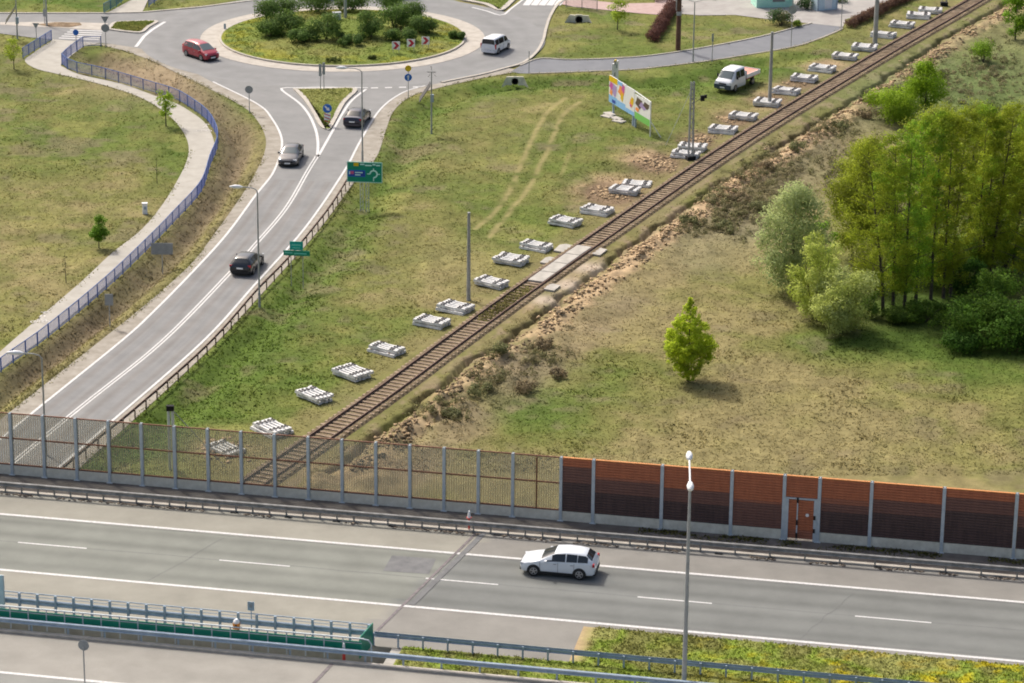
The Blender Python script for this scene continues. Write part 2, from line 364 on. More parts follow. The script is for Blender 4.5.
C_DRY = np.array([.215, .182, .08]); C_OLIVE = np.array([.145, .147, .043]); C_GREEN = np.array([.102, .132, .027]); C_LUSH = np.array([.08, .122, .02])
C_BROWN = np.array([.185, .142, .09]); C_SAND = np.array([.5, .36, .215]); C_SOIL = np.array([.13, .08, .045]); C_GREYG = np.array([.19, .185, .11]); C_YEL = np.array([.225, .212, .066])
def blob(X, Y, px, py, rx, ry):
    """soft patch centred on a place, rx/ry in photo pixels at that place"""
    c = G(px, py); a = G(px+rx, py); b = G(px, py-ry); ex = hypot(a[0]-c[0], a[1]-c[1]); ey = hypot(b[0]-c[0], b[1]-c[1])
    return np.exp(-(((X-c[0])/ex)**2+((Y-c[1])/ey)**2))
def gcolor(X, Y):
    n1 = fbm(X, Y, 14, 101, 4); n2 = fbm(X, Y, 3.2, 111, 4); n3 = fbm(X*1.0, Y*.5, .9, 121, 3); n4 = fbm(X, Y, 5, 131, 3)
    g = .53+(n1-.5)*1.5+(n2-.5)*1.3
    t, ts, ta = pdist(X, Y, track_c)
    right = (ts < 0) & (t > 3)
    g = g-np.where(right, .36, 0.0)
    for px, py, rx, ry, a in ((640, 360, 70, 22, .5), (560, 420, 60, 25, .6), (520, 400, 40, 30, .5), (900, 345, 150, 16, 1.3), (1000, 375, 60, 20, .9), (640, 385, 50, 20, .5), (960, 80, 80, 30, 1.1), (990, 130, 60, 60, .9), (930, 250, 120, 60, .9),
                              (820, 460, 60, 20, .1), (700, 300, 90, 25, -.25), (850, 430, 120, 35, -.35), (650, 260, 70, 25, -.3), (800, 330, 60, 25, -.2), (780, 430, 200, 40, -.15),
                              (300, 380, 60, 40, .3), (230, 400, 50, 30, .3), (350, 330, 70, 30, .2), (450, 290, 60, 30, -.15), (400, 230, 50, 30, -.25), (560, 160, 70, 25, .2), (650, 100, 60, 25, .45), (600, 85, 90, 9, .5), (750, 70, 90, 14, .5), (540, 120, 60, 25, .0), (440, 160, 50, 20, -.15),
                              (20, 230, 50, 40, -.15), (60, 290, 70, 30, -.35), (25, 330, 40, 25, .3), (180, 150, 22, 25, .9), (100, 120, 90, 30, .35), (60, 150, 60, 30, .1), (600, 30, 80, 30, .35), (700, 35, 60, 15, .1), (60, 5, 80, 6, .9)):
        g = g + a*blob(X, Y, px, py, rx, ry)
    d, _, _ = pdist(X, Y, DITCH_R); g = g + .95*np.exp(-((d)/2.6)**2)*(.6+.7*n4)
    g = np.clip(g, 0, 1.35)[..., None]
    C = C_DRY+(C_OLIVE-C_DRY)*sstep(.0, .5, g); C = C+(C_GREEN-C)*sstep(.45, .95, g); C = C+(C_LUSH-C)*sstep(.95, 1.3, g)
    C = C+(C_YEL-C)*(sstep(.56, .75, n4)*.45)[..., None]
    C = C+(C_BROWN-C)*(sstep(.56, .78, n2)*.55)[..., None]
    def mixc(C, c, w_): return C+(c-C)*np.clip(w_, 0, 1)[..., None]
    # dead scrub on the bank between path and road
    d, _, _ = pdist(X, Y, DITCH_L); C = mixc(C, C_BROWN*.85, np.exp(-((d)/2.1)**4)*(.55+.5*n4)); C = mixc(C, C_BROWN*1.5, blob(X, Y, 170, 72, 70, 22)*.9); C = mixc(C, C_GREEN, blob(X, Y, 92, 52, 12, 6)*.8)
    # scrub on the right of the trench
    for px, py, rx, ry, a in ((690, 220, 40, 22, .8), (740, 225, 30, 25, .7), (780, 165, 40, 22, .7), (520, 370, 40, 25, .7), (600, 300, 40, 15, .3), (700, 260, 30, 14, .5)): C = mixc(C, C_GREYG*.9, blob(X, Y, px, py, rx, ry)*a*(.4+n4))
    for px, py, rx, ry, a in ((735, 215, 36, 24, .9), (775, 172, 34, 22, .9), (820, 140, 34, 18, .85), (700, 228, 24, 12, .7), (860, 120, 26, 14, .8), (840, 180, 20, 30, .7)): C = mixc(C, np.array([.15, .135, .075])*(.65+.7*n3[..., None]), blob(X, Y, px, py, rx, ry)*1.2*a)
    d, _, _ = pdist(X, Y, shoulder_l); C = mixc(C, C_YEL*(.7+.5*n3[..., None]), np.exp(-((d-.8)/.6)**2)*.5*sstep(G(0, 120)[1], G(0, 160)[1], Y))
    # worn / brown ground
    for px, py, rx, ry, a in ((440, 150, 60, 25, .35), (800, 410, 160, 40, .35), (445, 255, 40, 25, .5), (330, 245, 20, 60, .1), (700, 300, 80, 22, .3)): C = mixc(C, C_DRY*.92, blob(X, Y, px, py, rx, ry)*a)
    d, s2, al = pdist(X, Y, trench); dd = -d*s2+(vnoise(al, al*0, 1.3, 9)-.5)*.55+(vnoise(al, al*0, .5, 19)-.5)*.3
    upw = sstep(205, 235, Y)
    C = mixc(C, C_BROWN*1.25, (np.exp(-((dd-4.2)/2.6)**4))*(.75-.5*upw)*(.3+n4))
    C = mixc(C, C_SAND*(.62+.38*upw.mean()), (np.exp(-((dd-1.75)/1.15)**4))*(.6+.38*upw)*sstep(.32, .46, n3*.6+n4*.4+.16*upw))
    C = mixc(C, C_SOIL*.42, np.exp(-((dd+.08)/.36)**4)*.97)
    # trackside
    C = mixc(C, C_DRY*.9, (np.exp(-((t-2.6)/1.4)**4))*.5); C = mixc(C, C_BROWN*1.15, np.exp(-((t-2.7)/1.3)**4)*(ts < 0)*sstep(.48, .6, n3)*.8)
    C = mixc(C, C_OLIVE, (np.exp(-((t-2.8)/.9)**2))*(ts < 0)*.6*n2*2*sstep(.45, .6, n4))
    # excavated soil under the upper stacks
    for px, py, rx, ry, a in ((610, 193, 26, 12, 1.1), (655, 163, 24, 9, 1.0), (700, 140, 18, 7, .9), (735, 120, 18, 7, .8), (770, 100, 20, 7, .8), (800, 84, 20, 6, .8), (830, 66, 18, 5, .7)):
        bb = blob(X, Y, px, py, rx*1.15, ry*1.15)*1.6*a*sstep(.3, .5, n2+.12); C = mixc(C, (C_SOIL+C_BROWN)*.55, bb); C = mixc(C, C_SAND*.75, bb*sstep(.5, .62, n4))
    for px, py, rx, ry, a in ((570, 272, 26, 10, .9), (520, 305, 16, 8, .5), (225, 448, 30, 12, 1.0), (290, 470, 40, 16, .6), (370, 470, 50, 22, .6)): C = mixc(C, C_SAND*.7, blob(X, Y, px, py, rx, ry)*a*sstep(.25, .55, n2))
    for px, py, rx, ry in ((590, 268, 22, 6), (568, 285, 20, 6), (545, 300, 14, 5)): C = mixc(C, np.array([.4, .33, .25]), blob(X, Y, px, py, rx, ry)*1.1*(dd < .2)*(t > 1.2))
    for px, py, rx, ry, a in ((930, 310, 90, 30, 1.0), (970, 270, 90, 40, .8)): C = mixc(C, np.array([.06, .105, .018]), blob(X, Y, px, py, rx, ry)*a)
    for px, py, rx, ry, a in ((960, 80, 80, 35, .75), (900, 100, 60, 25, .8), (1010, 60, 50, 40, .7)): C = mixc(C, np.array([.115, .145, .055])*(.8+.4*n4[..., None]), blob(X, Y, px, py, rx, ry)*a)
    C = mixc(C, C_DRY*1.05, blob(X, Y, 463, 268, 45, 20)*.55)
    for k, tp in enumerate(tyre):
        d, _, a2 = pdist(X, Y, tp); C = mixc(C, C_DRY*1.18, np.exp(-(d/(.26 if k < 2 else .2))**2)*(.85 if k < 2 else .5)*sstep(.3, .5, n3+.05))
    return C*(.74+.52*n3)[..., None]

xs = np.concatenate([-np.geomspace(2400, 64, 22), np.arange(-62, 62.1, .22), np.geomspace(64, 2400, 22)])
ys = np.concatenate([-np.geomspace(900, 20, 10), np.linspace(0, 150, 16), np.arange(152, 345, .25), np.geomspace(346, 3600, 26)])
X, Y = np.meshgrid(xs, ys); rm = roadmask(X, Y); rd = roaddist(X, Y)
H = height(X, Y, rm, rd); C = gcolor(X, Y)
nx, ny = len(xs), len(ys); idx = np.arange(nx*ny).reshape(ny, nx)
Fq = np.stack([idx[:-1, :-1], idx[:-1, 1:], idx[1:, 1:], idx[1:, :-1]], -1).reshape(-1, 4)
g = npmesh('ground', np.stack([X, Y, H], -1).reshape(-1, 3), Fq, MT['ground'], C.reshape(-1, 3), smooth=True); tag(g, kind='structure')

# grass tufts (nobody could count them)
def tufts(name, X, Y, Z, Cc, hmin, hmax, wd, seed=1, blades=3):
    r = np.random.RandomState(seed); n = len(X); V = []; CC = []
    for b in range(blades):
        a = r.uniform(0, 2*pi, n); hh = r.uniform(hmin, hmax, n); ww = wd*r.uniform(.5, 1.2, n); ox = r.uniform(-wd, wd, n); oy = r.uniform(-wd, wd, n); lx = r.uniform(-1.3, 1.3, n)*hh; ly = r.uniform(-1.3, 1.3, n)*hh
        dx = np.cos(a)*ww/2; dy = np.sin(a)*ww/2
        p = np.stack([np.stack([X+ox-dx, Y+oy-dy, Z-.03], -1), np.stack([X+ox+dx, Y+oy+dy, Z-.03], -1), np.stack([X+ox+dx*.5+lx, Y+oy+dy*.5+ly, Z+hh*.9], -1), np.stack([X+ox-dx*.4+lx, Y+oy-dy*.4+ly, Z+hh], -1)], 1)
        V.append(p.reshape(-1, 3)); c = Cc*r.uniform(.88, 1.38, n)[:, None]; CC.append(np.repeat(c, 4, 0))
    V = np.concatenate(V); CC = np.concatenate(CC); F_ = np.arange(len(V)).reshape(-1, 4)
    nn = r.normal(size=(len(F_), 3))*.38+np.array([0, 0, 1.0]); nn /= np.linalg.norm(nn, axis=1)[:, None]
    o = npmesh(name, V, F_, MT['tuft'], CC, nrm=np.repeat(nn, 4, 0)); return tag(o, kind='stuff')
N = 155000
# even density in the picture: sample rows/columns of the view, drop onto the ground
px = RNG.uniform(-110, 1170, N); py = RNG.uniform(-10, 475, N)
d = _F[None]+((px-512)/F_PX)[:, None]*CR[None]+((341.5-py)/F_PX)[:, None]*CU[None]; t = -CH/d[:, 2]; TX = d[:, 0]*t; TY = d[:, 1]*t
rmk = roadmask(TX, TY); tdist = pdist(TX, TY, track_c)[0]; rd_ = roaddist(TX, TY)
tr_d, tr_s, _ = pdist(TX, TY, trench); ddt = -tr_d*tr_s
sand = (ddt > -.5) & (ddt < 2.6) & (RNG.rand(N) < .93)
okm = (np.minimum(pdist(TX, TY, tyre[0])[0], pdist(TX, TY, tyre[1])[0]) > .28) & ~rmk & (tdist > 2.0) & (np.hypot(TX-RB[0], TY-RB[1]) > 22) & ~sand & (rd_ > .15)
TX, TY = TX[okm], TY[okm]; TZ = height(TX, TY); TC = gcolor(TX, TY)
tall = fbm(TX, TY, 4, 77, 3)
ditch = np.exp(-(pdist(TX, TY, DITCH_R)[0]/2.5)**2)+np.exp(-(pdist(TX, TY, DITCH_L)[0]/1.8)**2)
lo = (tall+.4*ditch) < .63
o = tufts('short_grass', TX[lo], TY[lo], TZ[lo], TC[lo]*1.2, .02, .06, .1, 2); tag(o, 'short mixed green and dry grass over the fields beside the railway', 'grass')
o = tufts('long_grass', TX[~lo], TY[~lo], TZ[~lo], TC[~lo]*1.28, .03, .11, .11, 3); tag(o, 'longer rough grass tufts in ditches and on field patches', 'grass')

EX = []; 
for line, sd, step in ((shoulder_l, 1, .06), (shoulder_r, -1, .1), (acc_top, 0, .12), (acc_bot, 0, .1), (path_poly[:110], 0, .12)):
    P = resample(line, step); T = np.gradient(P, axis=0); T /= np.hypot(T[:, 0], T[:, 1])[:, None]; off = RNG.normal(0, .2, len(P)); k = (fbm(P[:, 0], P[:, 1], 2.5, 7, 3) > .48)
    EX.append((P+np.c_[-T[:, 1], T[:, 0]]*off[:, None])[k])
E_ = np.concatenate(EX); o = tufts('edge_grass', E_[:, 0], E_[:, 1], np.full(len(E_), .0), gcolor(E_[:, 0], E_[:, 1])*.6+C_OLIVE*.6, .02, .09, .12, 12, 2); tag(o, 'ragged weeds and grass along the edges of roads and paths', 'grass')
# weeds between the rails below the crossing
q = resample(track_c, .05); a0 = G(480, 322)[1]; a1 = G(532, 290)[1]; q = q[(q[:, 1] > a0) & (q[:, 1] < a1)]; q = np.repeat(q, 6, 0); q = q+RNG.uniform(-.6, .6, q.shape)
o = tufts('track_weeds', q[:, 0], q[:, 1], np.full(len(q), .14), np.tile(C_DRY*.6+C_OLIVE*.5, (len(q), 1)), .04, .16, .14, 13, 2); tag(o, 'dry weeds growing between the rails below the crossing', 'weeds')
def lumps(name, X, Y, Z, sz, cc, lbl):
    r = np.random.RandomState(3); n = len(X); base = np.array([(-1, -1, -1), (1, -1, -1), (1, 1, -1), (-1, 1, -1), (-1, -1, 1), (1, -1, 1), (1, 1, 1), (-1, 1, 1)])*.5
    V = base[None]*np.array([1.2, 1, .7])*r.uniform(.5, 1.25, (n, 8, 1))*sz[:, None, None]; a = r.uniform(0, 2*pi, n); c_, s_ = np.cos(a)[:, None], np.sin(a)[:, None]
    V = np.stack([V[..., 0]*c_-V[..., 1]*s_+X[:, None], V[..., 0]*s_+V[..., 1]*c_+Y[:, None], V[..., 2]+Z[:, None]], -1).reshape(-1, 3)
    f = np.array([(3, 2, 1, 0), (4, 5, 6, 7), (0, 1, 5, 4), (1, 2, 6, 5), (2, 3, 7, 6), (3, 0, 4, 7)]); F_ = (np.arange(n)[:, None, None]*8+f[None]).reshape(-1, 4)
    o = npmesh(name, V, F_, MT['ground'], np.repeat(cc, 8, 0), smooth=True); tag(o, lbl, 'clods', kind='stuff')
P = resample(trench, .05); T = np.gradient(P, axis=0); T /= np.hypot(T[:, 0], T[:, 1])[:, None]; k = RNG.randint(0, len(P), 8000); off = RNG.normal(1.55, .6, len(k)); q = P[k]+np.c_[T[k, 1], -T[k, 0]]*off[:, None]
m_ = fbm(q[:, 0], q[:, 1], 1.5, 9, 3) > .42; q = q[m_]; cl_ = (C_SAND*RNG.uniform(.55, 1.1, len(q))[:, None]); br = RNG.rand(len(q)) < .3; cl_[br] = C_BROWN*.9
low_ = q[:, 1] < 215; cl_[low_] = cl_[low_]*.7; up_ = q[:, 1] > 232; cl_[up_] = C_SAND*RNG.uniform(.5, 1.0, up_.sum())[:, None]
lumps('soil_clods', q[:, 0], q[:, 1], height(q[:, 0], q[:, 1])+.03, RNG.uniform(.18, .5, len(q))**2.0, cl_, 'loose sandy clods heaped along the dug trench')
QX = []; 
for px_, py_, rx_, ry_, nn_ in ((612, 193, 22, 8, 160), (655, 163, 20, 7, 130), (700, 140, 14, 5, 70), (735, 120, 14, 4, 60), (800, 82, 14, 4, 50), (225, 450, 24, 9, 160), (665, 168, 16, 6, 60)):
    for _ in range(nn_): QX.append(G(px_+RNG.normal(0, rx_*.5), py_+RNG.normal(0, ry_*.5)))
QX = np.array(QX); cc_ = C_SAND*RNG.uniform(.4, 1.0, len(QX))[:, None]; lumps('soil_clods', QX[:, 0], QX[:, 1], height(QX[:, 0], QX[:, 1]), RNG.uniform(.1, .3, len(QX)), cc_, 'dug up soil clods around the upper sleeper stacks')

# ------------------------------------------------------------------ roads on the ground
sheet('shoulder', shoulder_poly, .004, MT['beige']); sheet('shoulder', shoulder_rpoly, .004, MT['beige'])
sheet('road', road_poly, .012, MT['asphalt2'])
sheet('footpath', path_poly, .010, MT['pathm'])
sheet('access_road', access_poly, .008, MT['asphalt3'])
sheet('pavement', pave_poly, .016, MT['pave']); sheet('pavement', pink_poly, .020, MT['pink']); sheet('footpath', toppath_poly, .008, MT['pathm'])
# south arm surface with worn wheel tracks
A = resample(left_line[:-14], 1.0); nA = len(A); 
def arm_surface():
    L = np.array(left_line); keep = [i for i, p in enumerate(left_line) if p[1] < G(0, 176)[1]]; L = L[keep]
    rr = np.array(right_line); Lr = resample(L, 1.0); out = []; CC = []; nn = 34
    for i, p in enumerate(Lr):
        T = Lr[min(i+1, len(Lr)-1)]-Lr[max(i-1, 0)]; T = T/np.hypot(*T); q = None; Nn = np.array([T[1], -T[0]])
        best = 1e9
        for a, b in zip(rr[:-1], rr[1:]):
            dd_ = b-a; den = Nn[0]*dd_[1]-Nn[1]*dd_[0]
            if abs(den) < 1e-9: continue
            u_ = ((a-p)[0]*dd_[1]-(a-p)[1]*dd_[0])/den; v_ = ((a-p)[0]*Nn[1]-(a-p)[1]*Nn[0])/den
            if 0 <= v_ <= 1 and 0 < u_ < best: best = u_
        if best > 12: best = 7.0
        for k in range(nn+1):
            f = k/nn; q = p+Nn*best*f; out.append((q[0], q[1], .016))
            lane = (f*2) % 1; tr = np.exp(-((lane-.27)/.09)**2)+np.exp(-((lane-.73)/.09)**2)
            base = np.array([.213, .212, .207])*(1-.16*tr)+np.array([.02, .016, .008])*np.exp(-((f-.5)/.05)**2)
            base = base*(1-.08*np.exp(-((lane-.5)/.1)**2)); base = base*np.array([1+.05*float(tr), 1, 1-.04*float(tr)]); CC.append(base*(1+.14*(vnoise(i*.25, k*1.0, 1.0, 3)-.5)))
    n = len(Lr); id_ = np.arange(n*(nn+1)).reshape(n, nn+1); f_ = np.stack([id_[:-1, :-1], id_[:-1, 1:], id_[1:, 1:], id_[1:, :-1]], -1).reshape(-1, 4)
    tag(npmesh('road', out, f_[:, ::-1], MT['asphalt'], np.array(CC)), kind='structure')
arm_surface()
def ring(name, r0, r1, z, m, colf=None, nr=14, na=140, kind='structure'):
    V = []; CC = []
    for i in range(na):
        a = 2*pi*i/na
        for k in range(nr+1):
            r = r0+(r1-r0)*k/nr; V.append((RB[0]+r*cos(a), RB[1]+r*sin(a), z)); CC.append(colf(k/nr, a) if colf else (1, 1, 1))
    id_ = np.arange(na*(nr+1)).reshape(na, nr+1); nid = np.roll(id_, -1, 0)
    f_ = np.stack([id_[:, :-1], id_[:, 1:], nid[:, 1:], nid[:, :-1]], -1).reshape(-1, 4)
    return tag(npmesh(name, V, f_, m, np.array(CC)), kind=kind)
ring('roundabout_lane', 14.8, 21.3, .020, MT['asphalt'], lambda f, a: np.array([.222, .221, .215])*(1-.13*math.exp(-((f-.38)/.16)**2)-.1*math.exp(-((f-.72)/.12)**2)))
ring('roundabout_apron', 12.9, 14.95, .045, MT['apron'])
# central island mound
nr, na = 40, 160; V = []; 
for k in range(nr+1):
    for i in range(na):
        r = 12.75*k/nr; a = 2*pi*i/na; V.append((RB[0]+r*cos(a), RB[1]+r*sin(a), .18+.55*(1-(k/nr)**2)))
V = np.array(V); V[:, 2] += (fbm(V[:, 0], V[:, 1], 1.5, 5, 3)-.5)*.12*np.clip((12.6-np.hypot(V[:, 0]-RB[0], V[:, 1]-RB[1])), 0, 1)
id_ = np.arange((nr+1)*na).reshape(nr+1, na); f_ = np.stack([id_[:-1], id_[1:], np.roll(id_[1:], -1, 1), np.roll(id_[:-1], -1, 1)], -1).reshape(-1, 4)
def islcol(X, Y):
    n1 = fbm(X, Y, 4, 61, 3)[:, None]; n2 = fbm(X, Y, 1.2, 63, 3)[:, None]; c = C_OLIVE*1.3+(C_GREEN*1.35-C_OLIVE*1.3)*sstep(.3, .6, n1); rr = np.hypot(X-RB[0], Y-RB[1])[:, None]
    return c+(np.array([.33, .29, .02])-c)*(sstep(.5, .62, n2)*sstep(8.5, 11, rr)*.35*(rr < 13))
isl = npmesh('island_grass', V, f_, MT['ground'], islcol(V[:, 0], V[:, 1]), smooth=True); tag(isl, kind='structure')
a = RNG.uniform(0, 2*pi, 9000); r_ = 12.5*np.sqrt(RNG.uniform(0, 1, 9000)); IX = RNG.uniform(0, 1, 1); IX = RB[0]+r_*np.cos(a); IY = RB[1]+r_*np.sin(a)
o = tufts('island_tufts', IX, IY, .18+.55*(1-(r_/12.75)**2), islcol(IX, IY)*1.15, .02, .09, .11, 5); tag(o, 'green grass with yellow flowers on the roundabout island', 'grass')
def kerbline(name, pts, wd, z0, z1, m='kerb', closed=False):
    P = [tuple(p) for p in pts]; 
    if closed: P = P+[P[0]]
    A_ = offset(P, wd/2); B_ = offset(P, -wd/2)
    if closed:
        A_[0] = A_[-1] = (A_[0]+A_[-1])/2; B_[0] = B_[-1] = (B_[0]+B_[-1])/2
    b = MB(); n = len(P)
    vs = []
    for i in range(n): vs += [(*A_[i], z0), (*A_[i], z1), (*B_[i], z1), (*B_[i], z0)]
    fs = []
    for i in range(n-1):
        for k in range(3): fs.append((i*4+k, i*4+k+1, i*4+4+k+1, i*4+4+k))
    b.add(vs, fs); o = b.build(name, MT[m]); return tag(o, kind='structure')
kerbline('kerb', [(RB[0]+12.86*cos(2*pi*i/120), RB[1]+12.86*sin(2*pi*i/120)) for i in range(120)], .22, 0, .2, closed=True)
# splitter islands
def splitter(pts, inset, col=None, z=.14, hfill=.16):
    P = smoothp(GL(pts)+GL(pts[:1]), 5)[:-1]; cx = sum(p[0] for p in P)/len(P); cy = sum(p[1] for p in P)/len(P)
    b = MB(); b.prism(P, 0, z); tag(b.build('traffic_island', MT['kerb']), kind='structure')
    A_ = np.array(P); n = len(A_); area = sum(P[i][0]*P[(i+1) % n][1]-P[(i+1) % n][0]*P[i][1] for i in range(n)); I = offset(np.vstack([A_[-1], A_, A_[0]]), inset*(1 if area > 0 else -1))[1:-1]
    x0, x1, y0, y1 = I[:, 0].min(), I[:, 0].max(), I[:, 1].min(), I[:, 1].max()
    cc = islcol(np.array([cx]*n), I[:, 1]) if col is None else np.array([col]*n)
    me = MB(); me.add([(p[0], p[1], hfill) for p in I], [tuple(range(n)) if area > 0 else tuple(range(n))[::-1]])
    o = me.build('island_grass', MT['ground']); at_ = o.data.color_attributes.new('Col', 'FLOAT_COLOR', 'POINT'); at_.data.foreach_set('color', np.c_[cc, np.ones(n)].astype(np.float32).ravel()); tag(o, kind='structure')
    RX = RNG.uniform(x0, x1, 2500); RY = RNG.uniform(y0, y1, 2500); k = inpoly(RX, RY, [tuple(p) for p in I]); RX, RY = RX[k], RY[k]
    if col is None: o = tufts('island_tufts', RX, RY, np.full(len(RX), hfill), islcol(RX, RY)*1.15, .02, .08, .1, 8); tag(o, 'green grass on the traffic island between lanes', 'grass')
splitter([(293, 89.5), (325, 89), (357, 89.5), (345, 104), (332, 128), (326, 130), (319, 126), (312, 113), (303, 100)], .45)
splitter([(107, 30), (114, 23), (135, 21.7), (158, 21.7), (150, 27.5), (142, 33.3), (125, 32.5)], .45)
splitter([(484, 5), (501.5, 11.2), (516, 0), (528, -12), (470, -12), (455, -2)], .6)
# the paved strip and flower bed in the west arm
sheet('traffic_island', GL([(0, 22.5), (60, 22), (108, 23.5), (103, 30.5), (60, 28), (0, 25)]), .03, MT['apron'])
sheet('flower_bed', GL([(36, 24.8), (56, 22.5), (80, 23), (82, 25.5), (70, 27.6), (50, 27)]), .05, MT['dirt'])
# markings
lm = MB()
def dline(pts, wd=.15, z=.03): ribbon_mb(lm, resample(pts, .8), wd, z)
dline(offset(left_line, -.1), .2); dline(offset(right_line, .1), .2)
dline(offset(mid_line, .13), .13); dline(offset(mid_line, -.13), .13)
dline(smoothp(GL([(317, 157), (318, 145), (316, 131), (309, 115), (299, 103), (281, 89), (295, 88), (325, 87.5), (368, 88)])), .25)
dline(smoothp(GL([(318, 157), (333, 130.5), (343, 113), (352, 100.5), (366, 89.5)])), .25)
for k in range(4): a_ = G(371+k*14, 88.2-k*.3); b_ = G(378+k*14, 88.0-k*.3); dline([a_, b_], .35)
dline(GL([(136, 47), (144, 36.5), (152, 30), (165, 22)]), .35)
dline(smoothp(GL([(472, 7.5), (486, 11), (501.7, 15.4), (512, 8), (524, -1)])), .25)
for i in range(5):
    dline(GL([(526+i*7.8, 5.6), (532.5+i*7.8, -3)]), .75)
for i in range(5): dline(GL([(70-i*2.8, 30.2+i*2.0), (103-i*1.0, 31.4+i*2.1)]), .35)
tag(lm.build('road_marking', MT['line']), kind='structure')
# bicycle/pedestrian marks on the footpath (a small white symbol patch each)
bm_ = MB()
for (a, b) in ((204, 131), (40, 322)):
    x, y = G(a, b)
    for i in range(2):
        for q in range(14): t = 2*pi*q/14; t2 = 2*pi*(q+1)/14; cx = x+(i-.5)*.9; bm_.add([(cx+.3*cos(t), y+.3*sin(t), .03), (cx+.22*cos(t), y+.22*sin(t), .03), (cx+.22*cos(t2), y+.22*sin(t2), .03), (cx+.3*cos(t2), y+.3*sin(t2), .03)], [(0, 1, 2, 3)])
    for p, q in (((-.5, 0), (-.15, .45)), ((-.15, .45), (.35, .45)), ((.5, 0), (.35, .6)), ((-.15, .45), (.05, 0)), ((.05, 0), (.35, .45))):
        ribbon_mb(bm_, [(x+p[0], y+p[1]), (x+q[0], y+q[1])], .12, .031)
    for p, q in (((-.2, 1.1), (.0, 1.9)), ((.2, 1.1), (.0, 1.9)), ((0, 1.9), (0, 2.5)), ((-.3, 2.3), (.3, 2.3))): ribbon_mb(bm_, [(x+p[0], y+p[1]), (x+q[0], y+q[1])], .14, .031)
tag(bm_.build('path_marking', mat('worn_paint', (.42, .39, .34), (.6, .58, .54), 6, .8)), kind='structure')
kerbline('kerb', acc_top, .18, -.05, .1); kerbline('kerb', acc_bot[2:-6], .25, -.05, .05, 'beige'); kerbline('kerb', ne_arm[:-4], .3, 0, .1); kerbline('kerb', w_arm[8:15], .3, 0, .1)

# ------------------------------------------------------------------ railway
tr = resample(track_c, .05); TT = np.gradient(tr, axis=0); TT /= np.hypot(TT[:, 0], TT[:, 1])[:, None]
b = MB(); A_ = offset(tr[::20], 1.45); B_ = offset(tr[::20], -1.45); n = len(A_)
vs = []
for i in range(n):
    for f in np.linspace(0, 1, 17):
        x, y = A_[i]*(1-f)+B_[i]*f; k_ = abs(f-.5)*2; vs.append((x, y, np.interp(k_, [0, .5, .66, .78, 1], [.12, .14, .20, .20, -.02])+random.uniform(-.012, .012)))
b.add(vs, [(i*17+k, (i+1)*17+k, (i+1)*17+k+1, i*17+k+1) for i in range(n-1) for k in range(16)]); b.f = [q[::-1] for q in b.f]
tag(b.build('ballast_bed', MT['ballast']), kind='structure')
trk = empty('railway_track', (0, 0, 0), 0, 'rusty single railway track on old timber sleepers running diagonally past the stacks', 'railway track')
def railprof(side):
    b = MB(); P = offset(tr[::16], side*.7525); Tg = np.gradient(P, axis=0); Tg /= np.hypot(Tg[:, 0], Tg[:, 1])[:, None]; Nn = np.c_[-Tg[:, 1], Tg[:, 0]]
    prof = [(-.07, .17), (-.07, .185), (-.015, .20), (-.015, .285), (-.04, .3), (-.04, .335), (.04, .335), (.04, .3), (.015, .285), (.015, .2), (.07, .185), (.07, .17)]
    k = len(prof); vs = [(P[i, 0]+Nn[i, 0]*p, P[i, 1]+Nn[i, 1]*p, z) for i in range(len(P)) for p, z in prof]
    b.add(vs, [(i*k+j, i*k+(j+1) % k, (i+1)*k+(j+1) % k, (i+1)*k+j) for i in range(len(P)-1) for j in range(k)])
    return b.build('rail', MT['rust'], trk)
railprof(1); railprof(-1)
ss = np.arange(0, len(tr), 13)      # 0.65 m
sl_me = MB().box((0, 0, 0), (2.5, .25, .17)).build('sleeper', MT['timber'], trk); first = True
vis = [i for i in ss if tr[i][1] > 185 and tr[i][1] < 222][:100]; rest = [i for i in ss if i not in set(vis)]
for i in vis:
    a_ = atan2(TT[i][0], -TT[i][1])
    if first: o = sl_me; first = False
    else: o = sl_me.copy(); COL.objects.link(o)
    o.location = (tr[i][0], tr[i][1], .105+random.uniform(-.012, .015)); o.rotation_euler.z = a_+pi+random.uniform(-.03, .03)
b = MB()
for i in rest: b.box((tr[i][0], tr[i][1], .105+random.uniform(-.012, .015)), (2.5, .25, .17), atan2(TT[i][0], -TT[i][1])+random.uniform(-.03, .03))
o = b.build('sleeper', MT['timber'], trk); tag(o, kind='stuff')
